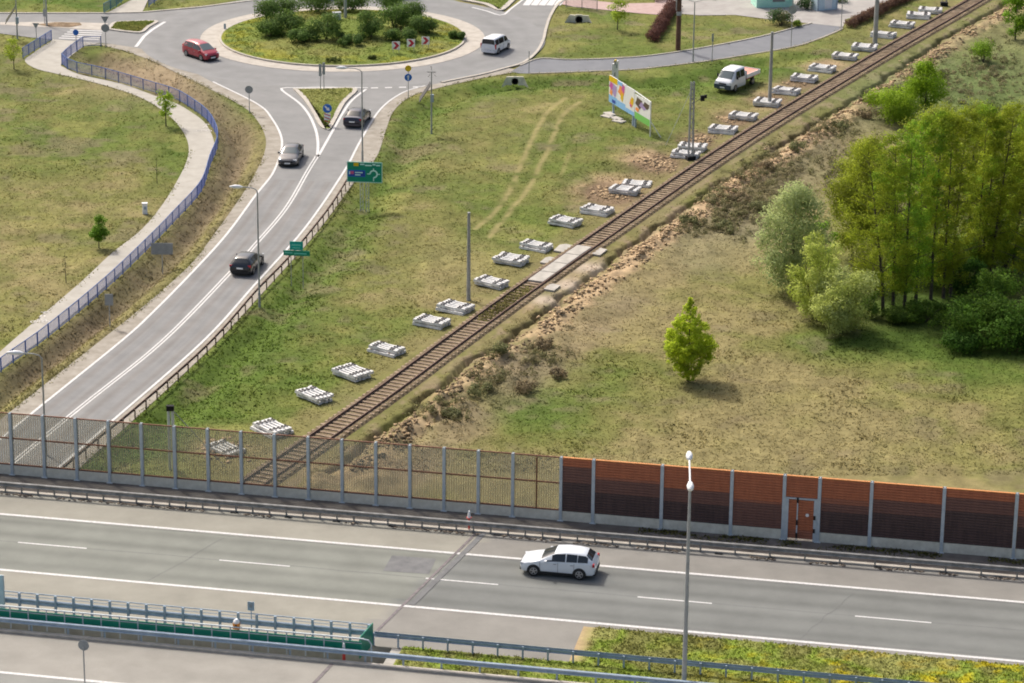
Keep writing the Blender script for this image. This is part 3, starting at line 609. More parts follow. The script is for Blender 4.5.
# crossing slabs
cr0 = np.array(G(538, 285)); i0 = int(np.argmin(np.hypot(*(tr-cr0).T))); cr1 = np.array(G(586, 250)); i1 = int(np.argmin(np.hypot(*(tr-cr1).T)))
ns = 4
for k in range(ns):
    f0 = i0+(i1-i0)*k/ns; ic = int(f0+(i1-i0)/ns/2); L = (i1-i0)/ns*.05
    b = MB(); b.box((0, 0, 0), (L-.08, 1.26, .16)); o = b.build('concrete_slab', MT['concrete'], loc=(tr[ic][0], tr[ic][1], .25+.01*k), rz=atan2(TT[ic][1], TT[ic][0])+random.uniform(-.02, .02))
    tag(o, ['pale crossing slab between the rails, nearest the noise barrier', 'pale crossing slab between the rails, second from the noise barrier end', 'pale crossing slab between the rails, third from the noise barrier end', 'pale crossing slab between the rails, farthest from the noise barrier'][k], 'slab', 'crossing slabs between the rails')
for k, (a, bb, w_, l_, lb) in enumerate(((552, 289, 1.6, 1.0, 'broken concrete slab beside the crossing, nearest the trench'), (597, 253, 1.9, 1.3, 'weathered concrete slab on the trench side of the upper crossing end'), (565, 250, 2.2, 1.5, 'grey concrete slab left of the rails at the upper crossing end'), (548, 262, 1.8, .9, 'whitish crumbling slab left of the rails by the crossing'))):
    x, y = G(a, bb); ic = int(np.argmin(np.hypot(*(tr-np.array((x, y))).T))); b = MB()
    poly = [(-w_/2, -l_/2), (w_/2*.8, -l_/2*.9), (w_/2, l_/2*.5), (w_/2*.6, l_/2), (-w_/2*.9, l_/2*.8)]; b.prism(poly, 0, .14)
    o = b.build('concrete_slab', MT['concrete'], loc=(x, y, hz(x, y)+.02), rz=atan2(TT[ic][1], TT[ic][0])); tag(o, lb, 'slab')
# stacks of concrete sleepers
def sleeper_mesh():
    b = MB(); L = 2.5; st = [(-1.25, .14, .19), (-1.15, .145, .21), (-.55, .14, .2), (-.3, .11, .165), (.3, .11, .165), (.55, .14, .2), (1.15, .145, .21), (1.25, .14, .19)]
    vs = []
    for x, hw, h in st: vs += [(x, -hw, 0), (x, hw, 0), (x, hw*.78, h), (x, -hw*.78, h)]
    n = len(st); fs = [(i*4+k, (i+1)*4+k, (i+1)*4+(k+1) % 4, i*4+(k+1) % 4) for i in range(n-1) for k in range(4)]+[(0, 1, 2, 3), (n*4-1, n*4-2, n*4-3, n*4-4)]
    b.add(vs, fs); return b
proto_s = sleeper_mesh().build('concrete_sleeper', MT['sleeper'])
fb = MB(); fb.box((0, -.02, 0), (.34, .13, .045)); fb.box((-.13, 0, .03), (.05, .16, .05)); fb.box((.13, 0, .03), (.05, .16, .05))
pf1 = fb.build('rail_fastener', MT['fasten'], proto_s); pf1.location = (-.76, 0, .215)
pf2 = copy_to(pf1, proto_s); pf2.location = (.76, 0, .215)
STK = [(225, 447, -45, 0), (272, 428, -48, 2), (314, 395, -47, 2), (352, 372.5, -45, 2), (386, 348.5, -34, 2), (431, 321, -29, 2), (455, 306, -32, 2), (491, 281.5, -36, 2), (511, 259, -27, 2), (536, 245, -30, 2), (565, 220.5, -32, 2), (597, 209, -28, 2),
       (624, 189, -30, 2), (637, 181, -24, 1), (685, 153, -30, 2), (692, 146, -24, 2), (722.5, 128, -24, 2), (743, 115, -30, 2), (767, 101, -28, 2), (786, 89.5, -32, 2), (804, 77, -32, 2), (822, 67, -33, 2), (844.5, 55, -30, 2), (864, 46, -25, 2), (883, 33, -32, 2), (901.5, 23, -30, 2), (918, 14, -22, 2), (930, 9, -22, 2)]
ORD = ['', 'first', 'second', 'third', 'fourth', 'fifth', 'sixth', 'seventh', 'eighth', 'ninth', 'tenth', 'eleventh', 'twelfth', 'thirteenth', 'fourteenth', 'fifteenth', 'sixteenth', 'seventeenth', 'eighteenth', 'nineteenth', 'twentieth', 'twenty-first', 'twenty-second', 'twenty-third', 'twenty-fourth', 'twenty-fifth', 'twenty-sixth', 'twenty-seventh']
used = False
for si, (a, bb, deg, lay) in enumerate(STK):
    deg = deg+(9 if si >= 12 else 0); x0, y0 = G(a, bb+4); base = hz(x0, y0); rz = R(deg); lay = lay or 1
    lbl = 'pale concrete railway sleeper lying in the stack seen through the noise barrier' if si == 0 else 'pale concrete railway sleeper in the %s stack beside the track from the noise barrier' % ORD[si]
    for L in range(lay):
        npl = [5, 5, 6, 5, 4][(si*7+L) % 5] if lay > 1 else 5
        for k in range(npl):
            off = (k-(npl-1)/2)*.315+random.uniform(-.02, .02); al_ = random.uniform(-.07, .07)+(L*.05)
            x = x0+al_*cos(rz)-off*sin(rz); y = y0+al_*sin(rz)+off*cos(rz)
            if not used: o = proto_s; used = True
            else:
                o = proto_s.copy(); COL.objects.link(o)
                if L == lay-1:
                    for ch in proto_s.children[:2]: c = ch.copy(); COL.objects.link(c); c.parent = o
            o.location = (x, y, base+.05+L*.275); o.rotation_euler.z = rz+random.uniform(-.03, .03)
            tag(o, lbl, 'railway sleeper', 'concrete sleepers in stack %s' % ('behind the barrier' if si == 0 else ORD[si]))
    if lay > 1:
        for q in (-.8, .8):
            b = MB(); b.box((0, 0, 0), (.09, 1.5, .055)); o = b.build('timber_bearer', MT['timber'], loc=(x0+q*cos(rz), y0+q*sin(rz), base+.29), rz=rz)
            tag(o, 'thin timber bearer between the layers of the %s stack from the noise barrier' % ORD[si], 'bearer', 'timber bearers in stack %s' % ORD[si])

# ------------------------------------------------------------------ motorway on its bridge
l_top = lav([(0, 514.5), (512, 558), (1024, 602)]); l_mid = lav([(53, 546), (255, 563), (462, 582), (672, 600), (893, 619)]); l_bot = lav([(0, 569.5), (256, 592.5), (512, 615.5), (1024, 662.5)])
l_pav = lav([(0, 493.5), (512, 536), (1024, 578)]); l_bar = lav([(12, 474.4), (513, 516), (1016, 559)]); l_gr = lav([(0, 482), (512, 527), (1024, 564)], .75)
l_med = lav([(20, 612), (200, 628)]); l_low = lav([(0, 630), (256, 653), (512, 680)]); l_wlow = lav([(0, 672), (118, 684)])
s_j = sl(430, 578)[0]; s_g = sl(585, 635)[0]
def deck(name, s0, s1, l0, l1, fn):
    S = np.arange(s0, s1+.01, .8); Lx = np.linspace(l0, l1, max(2, int((l1-l0)/.14))); SS, LL = np.meshgrid(S, Lx); 
    V = np.stack([SS*MU[0]+LL*MV[0], SS*MU[1]+LL*MV[1], np.full(SS.shape, ZD)], -1).reshape(-1, 3); c = fn(SS, LL).reshape(-1, 3)
    ny_, nx_ = SS.shape; id_ = np.arange(nx_*ny_).reshape(ny_, nx_); f_ = np.stack([id_[:-1, :-1], id_[:-1, 1:], id_[1:, 1:], id_[1:, :-1]], -1).reshape(-1, 4)
    return tag(npmesh(name, V, f_, MT['asphalt'], c), kind='structure')
def mcol(SS, LL):
    lane = np.array([.19, .196, .182]); shl = np.array([.25, .238, .212]); br = (SS < s_j+(LL-l_mid)*.28)
    inl = sstep(l_bot-.15, l_bot+.35, LL)*(1-sstep(l_top-.3, l_top+.2, LL)); c = shl+(lane-shl)*inl[..., None]
    edge = fbm(SS*.15, LL, 1.0, 5, 3); c = c*(1+.12*(edge-.5))[..., None]
    for q in (l_mid+1.0, l_mid+2.8, l_mid-1.0, l_mid-2.8): c = c*(1-(.15+.06*(q > l_mid))*np.exp(-((LL-q)/.42)**2)*(.6+.8*fbm(SS*.1, LL, 2, 9, 2)))[..., None]
    c = c*(1+.10*np.exp(-((LL-l_mid)/.6)**2))[..., None]
    return c*np.where(br, 1.0, .86)[..., None]*np.where(br[..., None], np.array([1.04, 1.04, .97]), 1.0)
deck('motorway', -150, 70, l_med-.2, l_pav, mcol)
def lcol(SS, LL):
    c = np.full(SS.shape+(3,), 0.)+np.array([.275, .26, .228]); inl = 1-sstep(l_wlow-.3, l_wlow+.2, LL); c = c+(np.array([.23, .23, .21])-c)*inl[..., None]
    return c*(1+.16*(fbm(SS*.2, LL, 1.2, 15, 3)-.5))[..., None]
deck('motorway', -150, 70, l_low-26, l_low-.25, lcol)
# verge strip between guardrail and noise barrier
b = MB(); b.prism([M2(-150, l_pav+.25), M2(70, l_pav+.25), M2(70, l_bar+.9), M2(-150, l_bar+.9)], ZD-.9, ZD+.02); tag(b.build('bridge_edge', mat('dirty_edge', (.085, .075, .065), (.16, .145, .13), 1.1, .95, bump=.4, bscale=8)), kind='structure')
kerbline('kerb', [M2(s, l_pav+.12) for s in (-150, 70)], .26, ZD-.1, ZD+.12)
r_s = RNG.uniform(-75, 20, 2600); r_l = l_pav-.1-np.abs(RNG.normal(0, .12, 2600)); k = fbm(r_s, r_l*0, 1.4, 3, 3) > .45; r_s, r_l = r_s[k], r_l[k]
cc_ = np.array([.16, .13, .1])*RNG.uniform(.5, 1.6, len(r_s))[:, None]; DIRT = (r_s, r_l, cc_)
lumps('kerb_dirt', r_s*MU[0]+r_l*MV[0], r_s*MU[1]+r_l*MV[1], np.full(len(r_s), ZD+.005), RNG.uniform(.03, .12, len(r_s)), cc_, 'dirt and crumbs collected along the motorway kerb')
for s in np.arange(-74, 10, 3.1):
    b = MB(); b.box((0, 0, 0), (.42, .2, .05)); o = b.build('gully', MT['dark'], loc=M(s+random.uniform(-.4, .4), l_pav-.06, .03), rz=motor_a); tag(o, kind='structure')
kerbline('kerb', [M2(s, l_low-.12) for s in (-150, 70)], .3, ZD-.1, ZD+.12)
# bridge body and embankment
b = MB(); b.prism([M2(-150, l_med-.15), M2(s_j, l_med-.15), M2(s_j, l_bar+.95), M2(-150, l_bar+.95)], ZD-1.5, ZD-.02); b.prism([M2(-150, l_low-26), M2(s_j, l_low-26), M2(s_j, l_low+.3), M2(-150, l_low+.3)], ZD-1.5, ZD-.02)
tag(b.build('bridge_deck', MT['concrete']), kind='structure')
b = MB(); b.prism([M2(s_j+.05, l_low-26), M2(s_j+.9, l_low-26), M2(s_j+.9, l_bar+.9), M2(s_j+.05, l_bar+.9)], -.5, ZD-.03); tag(b.build('bridge_abutment', MT['concrete']), kind='structure')
def emb_z(LL): return ZD-.03-np.maximum(0, (LL-(l_bar+.8))/1.5)
Lx = np.array([l_low-60, l_low-27, l_bar+.8, l_bar+11.5]); V = []
for s in (s_j+.9, 140): V += [(*M2(s, l_low-38), -.3), (*M2(s, l_low-27), ZD-.03), (*M2(s, l_bar+.8), ZD-.03), (*M2(s, l_bar+11.6), -.3)]
cc = np.tile(C_OLIVE, (8, 1)); o = npmesh('embankment', V, [(0, 4, 5, 1), (1, 5, 6, 2), (2, 6, 7, 3)], MT['ground'], cc); o.data.flip_normals(); tag(o, kind='structure')
# median grass with its bare end
sg0 = sl(586, 626)[0]
md_poly = [M2(s_j+1.0, l_low+.1), M2(70, l_low+.1), M2(70, l_bot-.45), M2(sg0, l_bot-.45), M2(sg0-.35, l_med+.1), M2(s_j-.6, l_med+.1)]
S_, L_ = np.meshgrid(np.arange(s_j-.8, 70, .35), np.arange(l_low+.05, l_bot-.40, .3)); 
def mdin(S_, L_): return (S_ > s_j+.3) & ((L_ < l_med+.15) | (S_ > sg0-.4+.1*(L_-l_med)*0+ .35*fbm(S_, L_, 1, 3)))
inn = mdin(S_, L_); id_ = np.arange(S_.size).reshape(S_.shape); q = np.stack([id_[:-1, :-1], id_[:-1, 1:], id_[1:, 1:], id_[1:, :-1]], -1).reshape(-1, 4); q = q[inn.ravel()[q].all(1)]
XX = S_*MU[0]+L_*MV[0]; YY = S_*MU[1]+L_*MV[1]; n1 = fbm(S_, L_, 2.5, 71, 3)[..., None]; n2 = fbm(S_, L_, .8, 73, 3)[..., None]
def mdcol(S_, L_):
    n1 = fbm(S_, L_, 2.5, 71, 3)[..., None]; n2 = fbm(S_, L_, .7, 73, 3)[..., None]; c = C_OLIVE*1.2+(np.array([.16, .23, .025])-C_OLIVE)*sstep(.35, .6, n1)
    c = c+(np.array([.5, .42, .01])-c)*(sstep(.57, .66, n2)*.7*sstep(-22, -8, S_)[..., None]); c = c+(C_DRY*1.2-c)*(sstep(.55, .7, n1)*.6)
    return c+(np.array([.42, .3, .18])-c)*(np.clip(1.0-(S_-sg0)/.9, 0, 1)*(L_ > l_med)*.9)[..., None]
o = npmesh('median_ground', np.stack([XX, YY, np.full(XX.shape, ZD+.03)+.06*(fbm(S_, L_, .9, 3)-.3)], -1).reshape(-1, 3), q, MT['ground'], mdcol(S_, L_).reshape(-1, 3), smooth=True); tag(o, kind='structure')
r_s = RNG.uniform(s_j, 40, 42000); r_l = RNG.uniform(l_low+.05, l_bot-.5, 42000); k = mdin(r_s, r_l) & (r_s > s_j+.7) & ((r_l < l_med) | (r_s > sg0+.5)); r_s, r_l = r_s[k], r_l[k]
mc = mdcol(r_s, r_l); mc *= .95
o = tufts('median_grass', r_s*MU[0]+r_l*MV[0], r_s*MU[1]+r_l*MV[1], np.full(len(r_s), ZD+.04), mc*1.2, .02, .08, .08, 9); tag(o, 'green grass with yellow flowers on the motorway median', 'grass')
# weeds along the opaque barrier foot
r_s = RNG.uniform(-25, 4, 1500); r_l = l_bar-.25-np.abs(RNG.normal(0, .35, 1500)); k = fbm(r_s, r_l, 2.2, 7, 2) > .47; r_s, r_l = r_s[k], r_l[k]
o = tufts('verge_weeds', r_s*MU[0]+r_l*MV[0], r_s*MU[1]+r_l*MV[1], np.full(len(r_s), ZD+.02), np.tile(C_OLIVE*1.2, (len(r_s), 1)), .02, .1, .1, 10); tag(o, 'low weeds along the foot of the brown barrier', 'weeds')
# markings, joint, patch
lm = MB()
def mline(s0, s1, l, wd, z=.012): P = np.array([M2(s, l) for s in np.linspace(s0, s1, max(2, int((s1-s0)/8)))]); ribbon_mb(lm, P, wd, ZD+z)
mline(-150, 70, l_top, .24); mline(-150, 70, l_bot, .24); mline(-150, 70, l_wlow, .24)
sd0 = sl(17, 543.5)[0]
for k in range(-8, 9): mline(sd0+k*11.75, sd0+k*11.75+4.05, l_mid, .13)
tag(lm.build('road_marking', MT['line']), kind='structure')
jb = MB(); jt = sl(477, 532)[0]; jlow = sl(386, 622)[0]
def jp(l): return jt+(jlow-jt)*(l_pav-l)/(l_pav-sl(386, 622)[1])
for off, wd, mm in ((0, .16, 'joint'), (.42, .34, 'patch')):
    b = MB(); P = np.array([M2(jp(l)+off, l) for l in (l_pav-.05, l_bot+.2 if off else l_med-.1)]); ribbon_mb(b, P, wd, ZD+.018+off*.01); tag(b.build('expansion_joint', MT[mm]), kind='structure')
b = MB(); ribbon_mb(b, np.array([M2(jp(l_low)-.6, l_low-.3), M2(jp(l_low)-3.2, l_low-20)]), .2, ZD+.018); tag(b.build('expansion_joint', MT['joint']), kind='structure')
b = MB()
for l_, s0_, s1_ in ((l_mid+.05, -90, 60), (l_bot+.4, -28, 60), (l_top-.3, -80, 50)):
    P = np.array([M2(q, l_+(vnoise(np.array([q]), np.array([0.]), 2.0, 5)[0]-.5)*.12) for q in np.arange(s0_, s1_, .7)]); ribbon_mb(b, P, .035, ZD+.006)
for s_ in (-68, -61.3, -48, -12.5, 3.1): P = np.array([M2(s_+.35*l_q+(vnoise(np.array([l_q]), np.array([s_]), .8, 5)[0]-.5)*.3, l_bot+.3+l_q) for l_q in np.arange(0, 7.0, .35)]); ribbon_mb(b, P, .03, ZD+.007)
tag(b.build('asphalt_seam', mat('seam_tar', (.09, .09, .09), (.15, .15, .145), 5, .8)), kind='structure')
pp = [sl(392, 555.5), sl(436, 559), sl(429, 574), sl(383, 571)]; sheet('asphalt_patch', [M2(*q) for q in pp], ZD+.008, MT['patch'])

# ------------------------------------------------------------------ noise barriers
OM = [mat('barrier_orange', (.38, .12, .055), (.5, .165, .075), 2.2, .6, stretch=(0, (2.5, 2.5, .45))), mat('barrier_rust', (.30, .11, .062), (.37, .14, .08), 2.2, .6, stretch=(0, (2.5, 2.5, .45))), mat('barrier_brown', (.16, .075, .058), (.21, .1, .072), 2.2, .6, stretch=(0, (2.5, 2.5, .45))), mat('barrier_dark', (.07, .042, .038), (.11, .065, .056), 2.2, .6, stretch=(0, (2.5, 2.5, .45)))]
PLINTH = mat('plinth_concrete', (.55, .52, .42), (.78, .75, .63), 1.6, .9, bump=.2, spec=.2)
HB = 3.92; z0p = .62
postsL = [s_at(512.5, l_bar)]
while postsL[-1] > -75: postsL.append(postsL[-1]-2.02)
sA = s_at(512.5, l_bar); sB = s_at(560.5, l_bar)
tb = empty('noise_barrier', M(sA, l_bar), motor_a, 'see-through noise barrier of clear ribbed panels in rusty frames on concrete base', 'noise barrier')
def hpost(h, wd=.17, dp=.2):
    b = MB(); b.box((0, -dp/2, h/2), (wd, .03, h)); b.box((0, dp/2, h/2), (wd, .03, h)); b.box((0, 0, h/2), (.03, dp-.034, h)); b.box((0, 0, .02), (.36, .4, .04)); return b
po = hpost(HB).build('post', MT['zinc'], tb); po.location = (0, 0, 0)
for s in postsL[1:]:
    c = po.copy(); COL.objects.link(c); c.location = (s-sA, 0, 0)
c = po.copy(); COL.objects.link(c); c.location = (sB-sA, 0, 0)
def clearbay(w0):
    g_ = MB(); g_.box((0, 0, 0), (w0, .02, HB-z0p-.12)); hh = HB-z0p
    f = [MB().box((0, -.02, hh/2-.03), (w0, .07, .06)), MB().box((0, -.02, -hh/2+.04), (w0, .07, .08)), MB().box((0, -.02, .05), (w0, .08, .075))]
    r = MB(); n = int(w0/.135)
    for k in range(n): r.box((-w0/2+(k+.5)*w0/n, -.022, 0), (.017, .02, hh-.16))
    p = MB(); p.box((0, 0, 0), (w0, .12, z0p-.02)); return g_, f, r, p
g_, f_, r_, p_ = clearbay(2.02-.19); zc = z0p+(HB-z0p)/2
protos = [g_.build('clear_panel', MT['acryl'], tb), p_.build('concrete_plinth', PLINTH, tb)]+[q.build('frame_rail', MT['rustframe'], tb) for q in f_]
rb = r_.build('embedded_bars', MT['bar'], protos[0])
for j, s in enumerate(postsL[:-1]):
    sc = s-1.01-sA
    for q, o in enumerate(protos):
        if j: o = copy_to(o, tb)
        o.location = (sc, 0, (zc, z0p/2, zc, zc, zc)[q])
wB = (sB-sA-.19)
g_, f_, r_, p_ = clearbay(wB); f_.append(MB().box((0, -.1, 0), (.08, .08, HB-z0p-.2)))
for q, (mb_, nm, mm) in enumerate([(g_, 'clear_panel', 'acryl'), (p_, 'concrete_plinth', None)]+[(k_, 'frame_rail', 'rustframe') for k_ in f_]):
    o = mb_.build(nm, MT[mm] if mm else PLINTH, tb); o.location = ((sB-sA)/2, 0, z0p/2 if q == 1 else zc)
    if q == 0: r_.build('embedded_bars', MT['bar'], o)
# opaque part
ob = empty('noise_barrier', M(sB, l_bar), motor_a, 'opaque brown and orange noise barrier with a service door and concrete base', 'noise barrier')
sp = [sB]+[s_at(q, l_bar) for q in (592.8, 661, 730.3, 782.5, 817.5, 869, 941, 1013)]; sp += [sp[-1]+4, sp[-1]+8, sp[-1]+12]
bays = [(.17, .17, .45), (.33, .36, .60), (.40, .40, .64), (.5, .54, 1.0), None, (.36, .45, .62), (.30, .33, .58), (.14, .18, .42), (.3, .4, .62), (.2, .4, .6), (.3, .5, .7)]
first = None
for j, s in enumerate(sp[1:]):
    if first is None: first = hpost(HB, .19, .22).build('post', MT['zinc'], ob); o = first
    else: o = first.copy(); COL.objects.link(o)
    o.location = (s-sB, 0, 0)
def ribs(w0, h0, h1, fr):
    """horizontally grooved cassette boards from z=h0 to z=h1; board colour by height"""
    b = MB(); n = max(1, int(round((h1-h0)/.165))); dz = (h1-h0)/n
    for i in range(n):
        za = h0+i*dz; zb = za+dz; f = 1-((za+zb)/2-z0p)/(HB-z0p); b.cur = 0 if f < fr[0] else 1 if f < fr[1] else 2 if f < fr[2] else 3
        y0, y1 = -.045, -.085
        vs = [(-w0/2, y0, za+.015), (w0/2, y0, za+.015), (w0/2, y1, za+.045), (-w0/2, y1, za+.045), (w0/2, y1, zb-.03), (-w0/2, y1, zb-.03), (w0/2, y0, zb), (-w0/2, y0, zb), (-w0/2, y0, za), (w0/2, y0, za)]
        b.add(vs, [(8, 9, 1, 0), (0, 1, 2, 3), (3, 2, 4, 5), (5, 4, 6, 7)])
    b.cur = 3; b.box((0, -.0, (h0+h1)/2), (w0, .085, h1-h0)); return b
for j in range(len(sp)-1):
    w0 = sp[j+1]-sp[j]-.2; xc = (sp[j]+sp[j+1])/2-sB
    if bays[j] is not None:
        o = ribs(w0, z0p, HB-.05, bays[j]).build('panel', OM, ob); o.location = (xc, 0, 0)
        p = MB(); p.box((0, 0, z0p/2), (w0, .12, z0p-.02)); o = p.build('concrete_plinth', PLINTH, ob); o.location = (xc, 0, 0)
    else:
        o = ribs(w0, 2.62, HB-.05, (1, 1, 1)).build('panel', OM, ob); o.location = (xc, 0, 0)
        fm = MB(); fm.box((0, -.06, 2.58), (w0, .16, .08)); fm.box((-w0/2+.09, -.06, 1.28), (.18, .16, 2.5)); fm.box((w0/2-.09, -.06, 1.28), (.18, .16, 2.5)); o = fm.build('door_frame', MT['zinc'], ob); o.location = (xc, 0, 0)
        wl = w0-.3
        dr = ribs(wl*.36, .14, 2.5, (1.0, 1.2, 1.3)).build('door', OM, ob); dr.location = (xc-wl*.33, -.02, 0)
        d2 = ribs(wl*.66, .14, 2.5, (1.0, 1.2, 1.3)).build('door', OM, ob); d2.location = (xc+wl*.19, -.02, 0)
        k = MB(); k.box((0, -.13, 1.3), (.07, .04, 2.45)); o = k.build('door_post', MT['zinc'], ob); o.location = (xc-wl*.14, 0, 0)
        for zz in (1.15, 2.5, .35): k = MB(); k.box((0, -.16, 0), (.1, .06, .3)); o = k.build('handle' if zz == 1.15 else 'hinge', MT['black'], d2); o.location = (-wl*.33, 0, zz)
        k = MB(); k.tube([(0, -.10, 0), (0, -.125, 0)], .1, 12); o = k.build('door_disc', MT['signw'], d2); o.location = (wl*.05, 0, 1.62)
        for zz in (.7, 1.5): k = MB(); k.box((0, -.14, 0), (.12, .06, .25)); o = k.build('hinge', MT['black'], ob); o.location = (xc+wl*.52, 0, zz)
    c = MB(); c.box((0, -.02, HB-.02), (w0, .15, .05)); o = c.build('top_cap', MT['rtop'], ob); o.location = (xc, 0, 0)

# ------------------------------------------------------------------ guardrails
def wbeam(b, p0, p1, zc_, h=.31, side=1):
    """corrugated beam between two points; side = which way it bulges"""
    d = np.array(p1[:2])-np.array(p0[:2]); d /= np.hypot(*d); nn_ = np.array([-d[1], d[0]])*side
    prof = [(-.5, 0), (-.36, .07), (-.22, .07), (-.08, .01), (.08, .01), (.22, .07), (.36, .07), (.5, 0)]
    vs = []
    for p, zz in ((p0, p0[2]), (p1, p1[2])):
        for a, o_ in prof: vs.append((p[0]+nn_[0]*o_, p[1]+nn_[1]*o_, zz+zc_+a*h))
        for a, o_ in prof[::-1]: vs.append((p[0]+nn_[0]*(o_-.012), p[1]+nn_[1]*(o_-.012), zz+zc_+a*h))
    k = 16; b.add(vs, [(i, (i+1) % k, k+(i+1) % k, k+i) for i in range(k)])
def guard_line(pts, zb, name_lbl, m, step, pstep, beam_z=.6, side=-1, rz0=0, parts=None, ph=.72, cap=False, group=None, maxp=100, bh=.31):
    """pts plan polyline, zb level"""
    P = resample(pts, pstep); e = empty('guardrail', (P[0][0], P[0][1], zb), 0, name_lbl, 'guardrail', group)
    b = MB(); Q = P[::step] if (len(P)-1) % step == 0 else np.vstack([P[::step], P[-1:]]); off = np.array([P[0][0], P[0][1]])
    for a, c in zip(Q[:-1], Q[1:]): wbeam(b, (a[0]-off[0], a[1]-off[1], 0), (c[0]-off[0], c[1]-off[1], 0), beam_z, h=bh, side=side)
    b.build('beam', m, e); first = None
    for i, p in enumerate(P[:maxp]):
        T = P[min(i+1, len(P)-1)]-P[max(i-1, 0)]; an = atan2(T[1], T[0])
        if first is None:
            q = MB(); q.box((0, -side*.10, ph/2-.02), (.09, .07, ph)); q.box((0, -side*.045, beam_z), (.14, .05, .14)); first = q.build('post', m, e); o = first
        else: o = first.copy(); COL.objects.link(o)
        o.location = (p[0]-off[0], p[1]-off[1], 0); o.rotation_euler.z = an
    return e
s_sw = s_at(700, l_gr)
guard_line([M2(s_sw, l_gr), M2(s_sw-56, l_gr)][::-1], ZD, 'long worn grey guardrail along the noise barrier edge of the motorway bridge', MT['zincd'], 4, 1.0, side=-1, maxp=60)
guard_line([M2(s_sw+.02, l_gr), M2(14, l_gr)], ZD, 'grey guardrail in front of the brown noise barrier and its door', MT['zincd'], 2, 2.0, side=-1)
guard_line([M2(-62, l_low+.05), M2(16, l_low+.05)], ZD, 'blue-grey guardrail along the kerb of the near motorway carriageway', MT['zincb'], 2, 2.0, side=-1)
se = s_at(374, l_med)
guard_line([M2(se, l_med), M2(16, l_med-.05)], ZD, 'blue-grey guardrail on thin posts through the grass median', MT['zincb'], 4, 1.33, side=1)
# side road guardrail
gpts = smoothp(GL([(60, 480), (100, 446), (135, 418), (209, 352), (258, 297), (283.5, 271), (306, 244.5), (331, 212.5), (352, 179)]))
guard_line(gpts, 0, 'brownish weathered guardrail along the right edge of the side road', MT['rust'], 1, 2.0, side=1, ph=.75, beam_z=.66, bh=.2)  # shadow-side darkness is put into the colour of beam and posts
# tall bridge parapet rail in the median (upper carriageway) 
sp0 = s_at(11.6, l_med); sp1 = s_at(371, l_med); pr = empty('bridge_guardrail', M(sp1, l_med), motor_a, 'tall blue-grey bridge guardrail with thick beam and top cable along the bridge gap', 'guardrail')
b = MB(); L0 = sp0-sp1-8; wbeam(b, (L0, 0, 0), (0, 0, 0), .62, h=.34, side=-1); b.build('beam', MT['zincb'], pr)
b = MB(); b.tube([(L0, 0, 1.12), (0, 0, 1.12)], .03, 6); b.tube([(L0, .04, .92), (0, .04, .92)], .018, 6); b.build('top_cable', MT['zincb'], pr); first = None
for k in range(int(-L0)+1):
    if first is None: q = MB(); q.box((0, -.06, .56), (.12, .12, 1.14)); q.box((0, -.06, .03), (.26, .3, .06)); first = q.build('post', MT['zincb'], pr); o = first
    else: o = first.copy(); COL.objects.link(o)
    o.location = (-.1-k*1.005, 0, 0)
# green screen fence over the gap
l_gf = l_low+.38; gs1 = s_at(362, l_gf); gf = empty('screen_fence', M(gs1, l_gf), motor_a, 'low railing fence with dark green infill panels beside the near carriageway', 'fence')
n_g = int(gs1-sp0+9); first = None
b = MB()
for k in range(n_g):
    xk = -(k+.5)
    o = None
    if k == 0:
        q = MB(); q.box((0, 0, .78), (.95, .03, .62)); p1 = q.build('infill_panel', MT['green'], gf); q = MB(); q.box((0, 0, .62), (.06, .06, 1.24)); p2 = q.build('post', MT['zinc'], gf)
    for pp_, xx in ((p1, xk), (p2, xk-.5)):
        o = pp_ if k == 0 else pp_.copy()
        if k: COL.objects.link(o)
        o.location = (xx, 0, 0)
b = MB(); b.box((-n_g/2, 0, 1.25), (n_g+.2, .07, .06)); b.box((-n_g/2, -.03, 1.0), (n_g, .04, .035)); b.box((-n_g/2, -.02, .44), (n_g, .07, .07)); b.tube([(0, 0, 1.25), (.35, 0, 1.2), (.5, 0, 1.0), (.5, 0, 0)], .04, 8); b.build('rail', MT['zinc'], gf)
# end screen
xa = M(s_at(359, l_gf+.1), l_gf+.15); xb = M(s_at(373, l_med), l_med-.1)
b = MB(); b.slab([(xa[0], xa[1], ZD+.05), (xb[0], xb[1], ZD+.05), (xb[0], xb[1], ZD+1.28), (xa[0], xa[1], ZD+1.22)], (MU[0], MU[1], 0), .04); o = b.build('end_screen', MT['green']); tag(o, 'solid green board closing the end of the gap between the bridges', 'screen')
b = MB(); b.box((0, 0, 0), (1.0, .05, 1.9)); x = M(s_at(3, l_med), l_med-.15)
pn = empty('clear_screen', x, motor_a, 'pale bluish panel standing on the median at the left edge', 'screen'); b = MB(); b.box((-.4, 0, 1.15), (1.1, .05, 1.9)); b.build('panel', MT['cab'], pn); b = MB(); b.box((.17, 0, 1.05), (.05, .08, 2.1)); b.build('frame', MT['zinc'], pn)
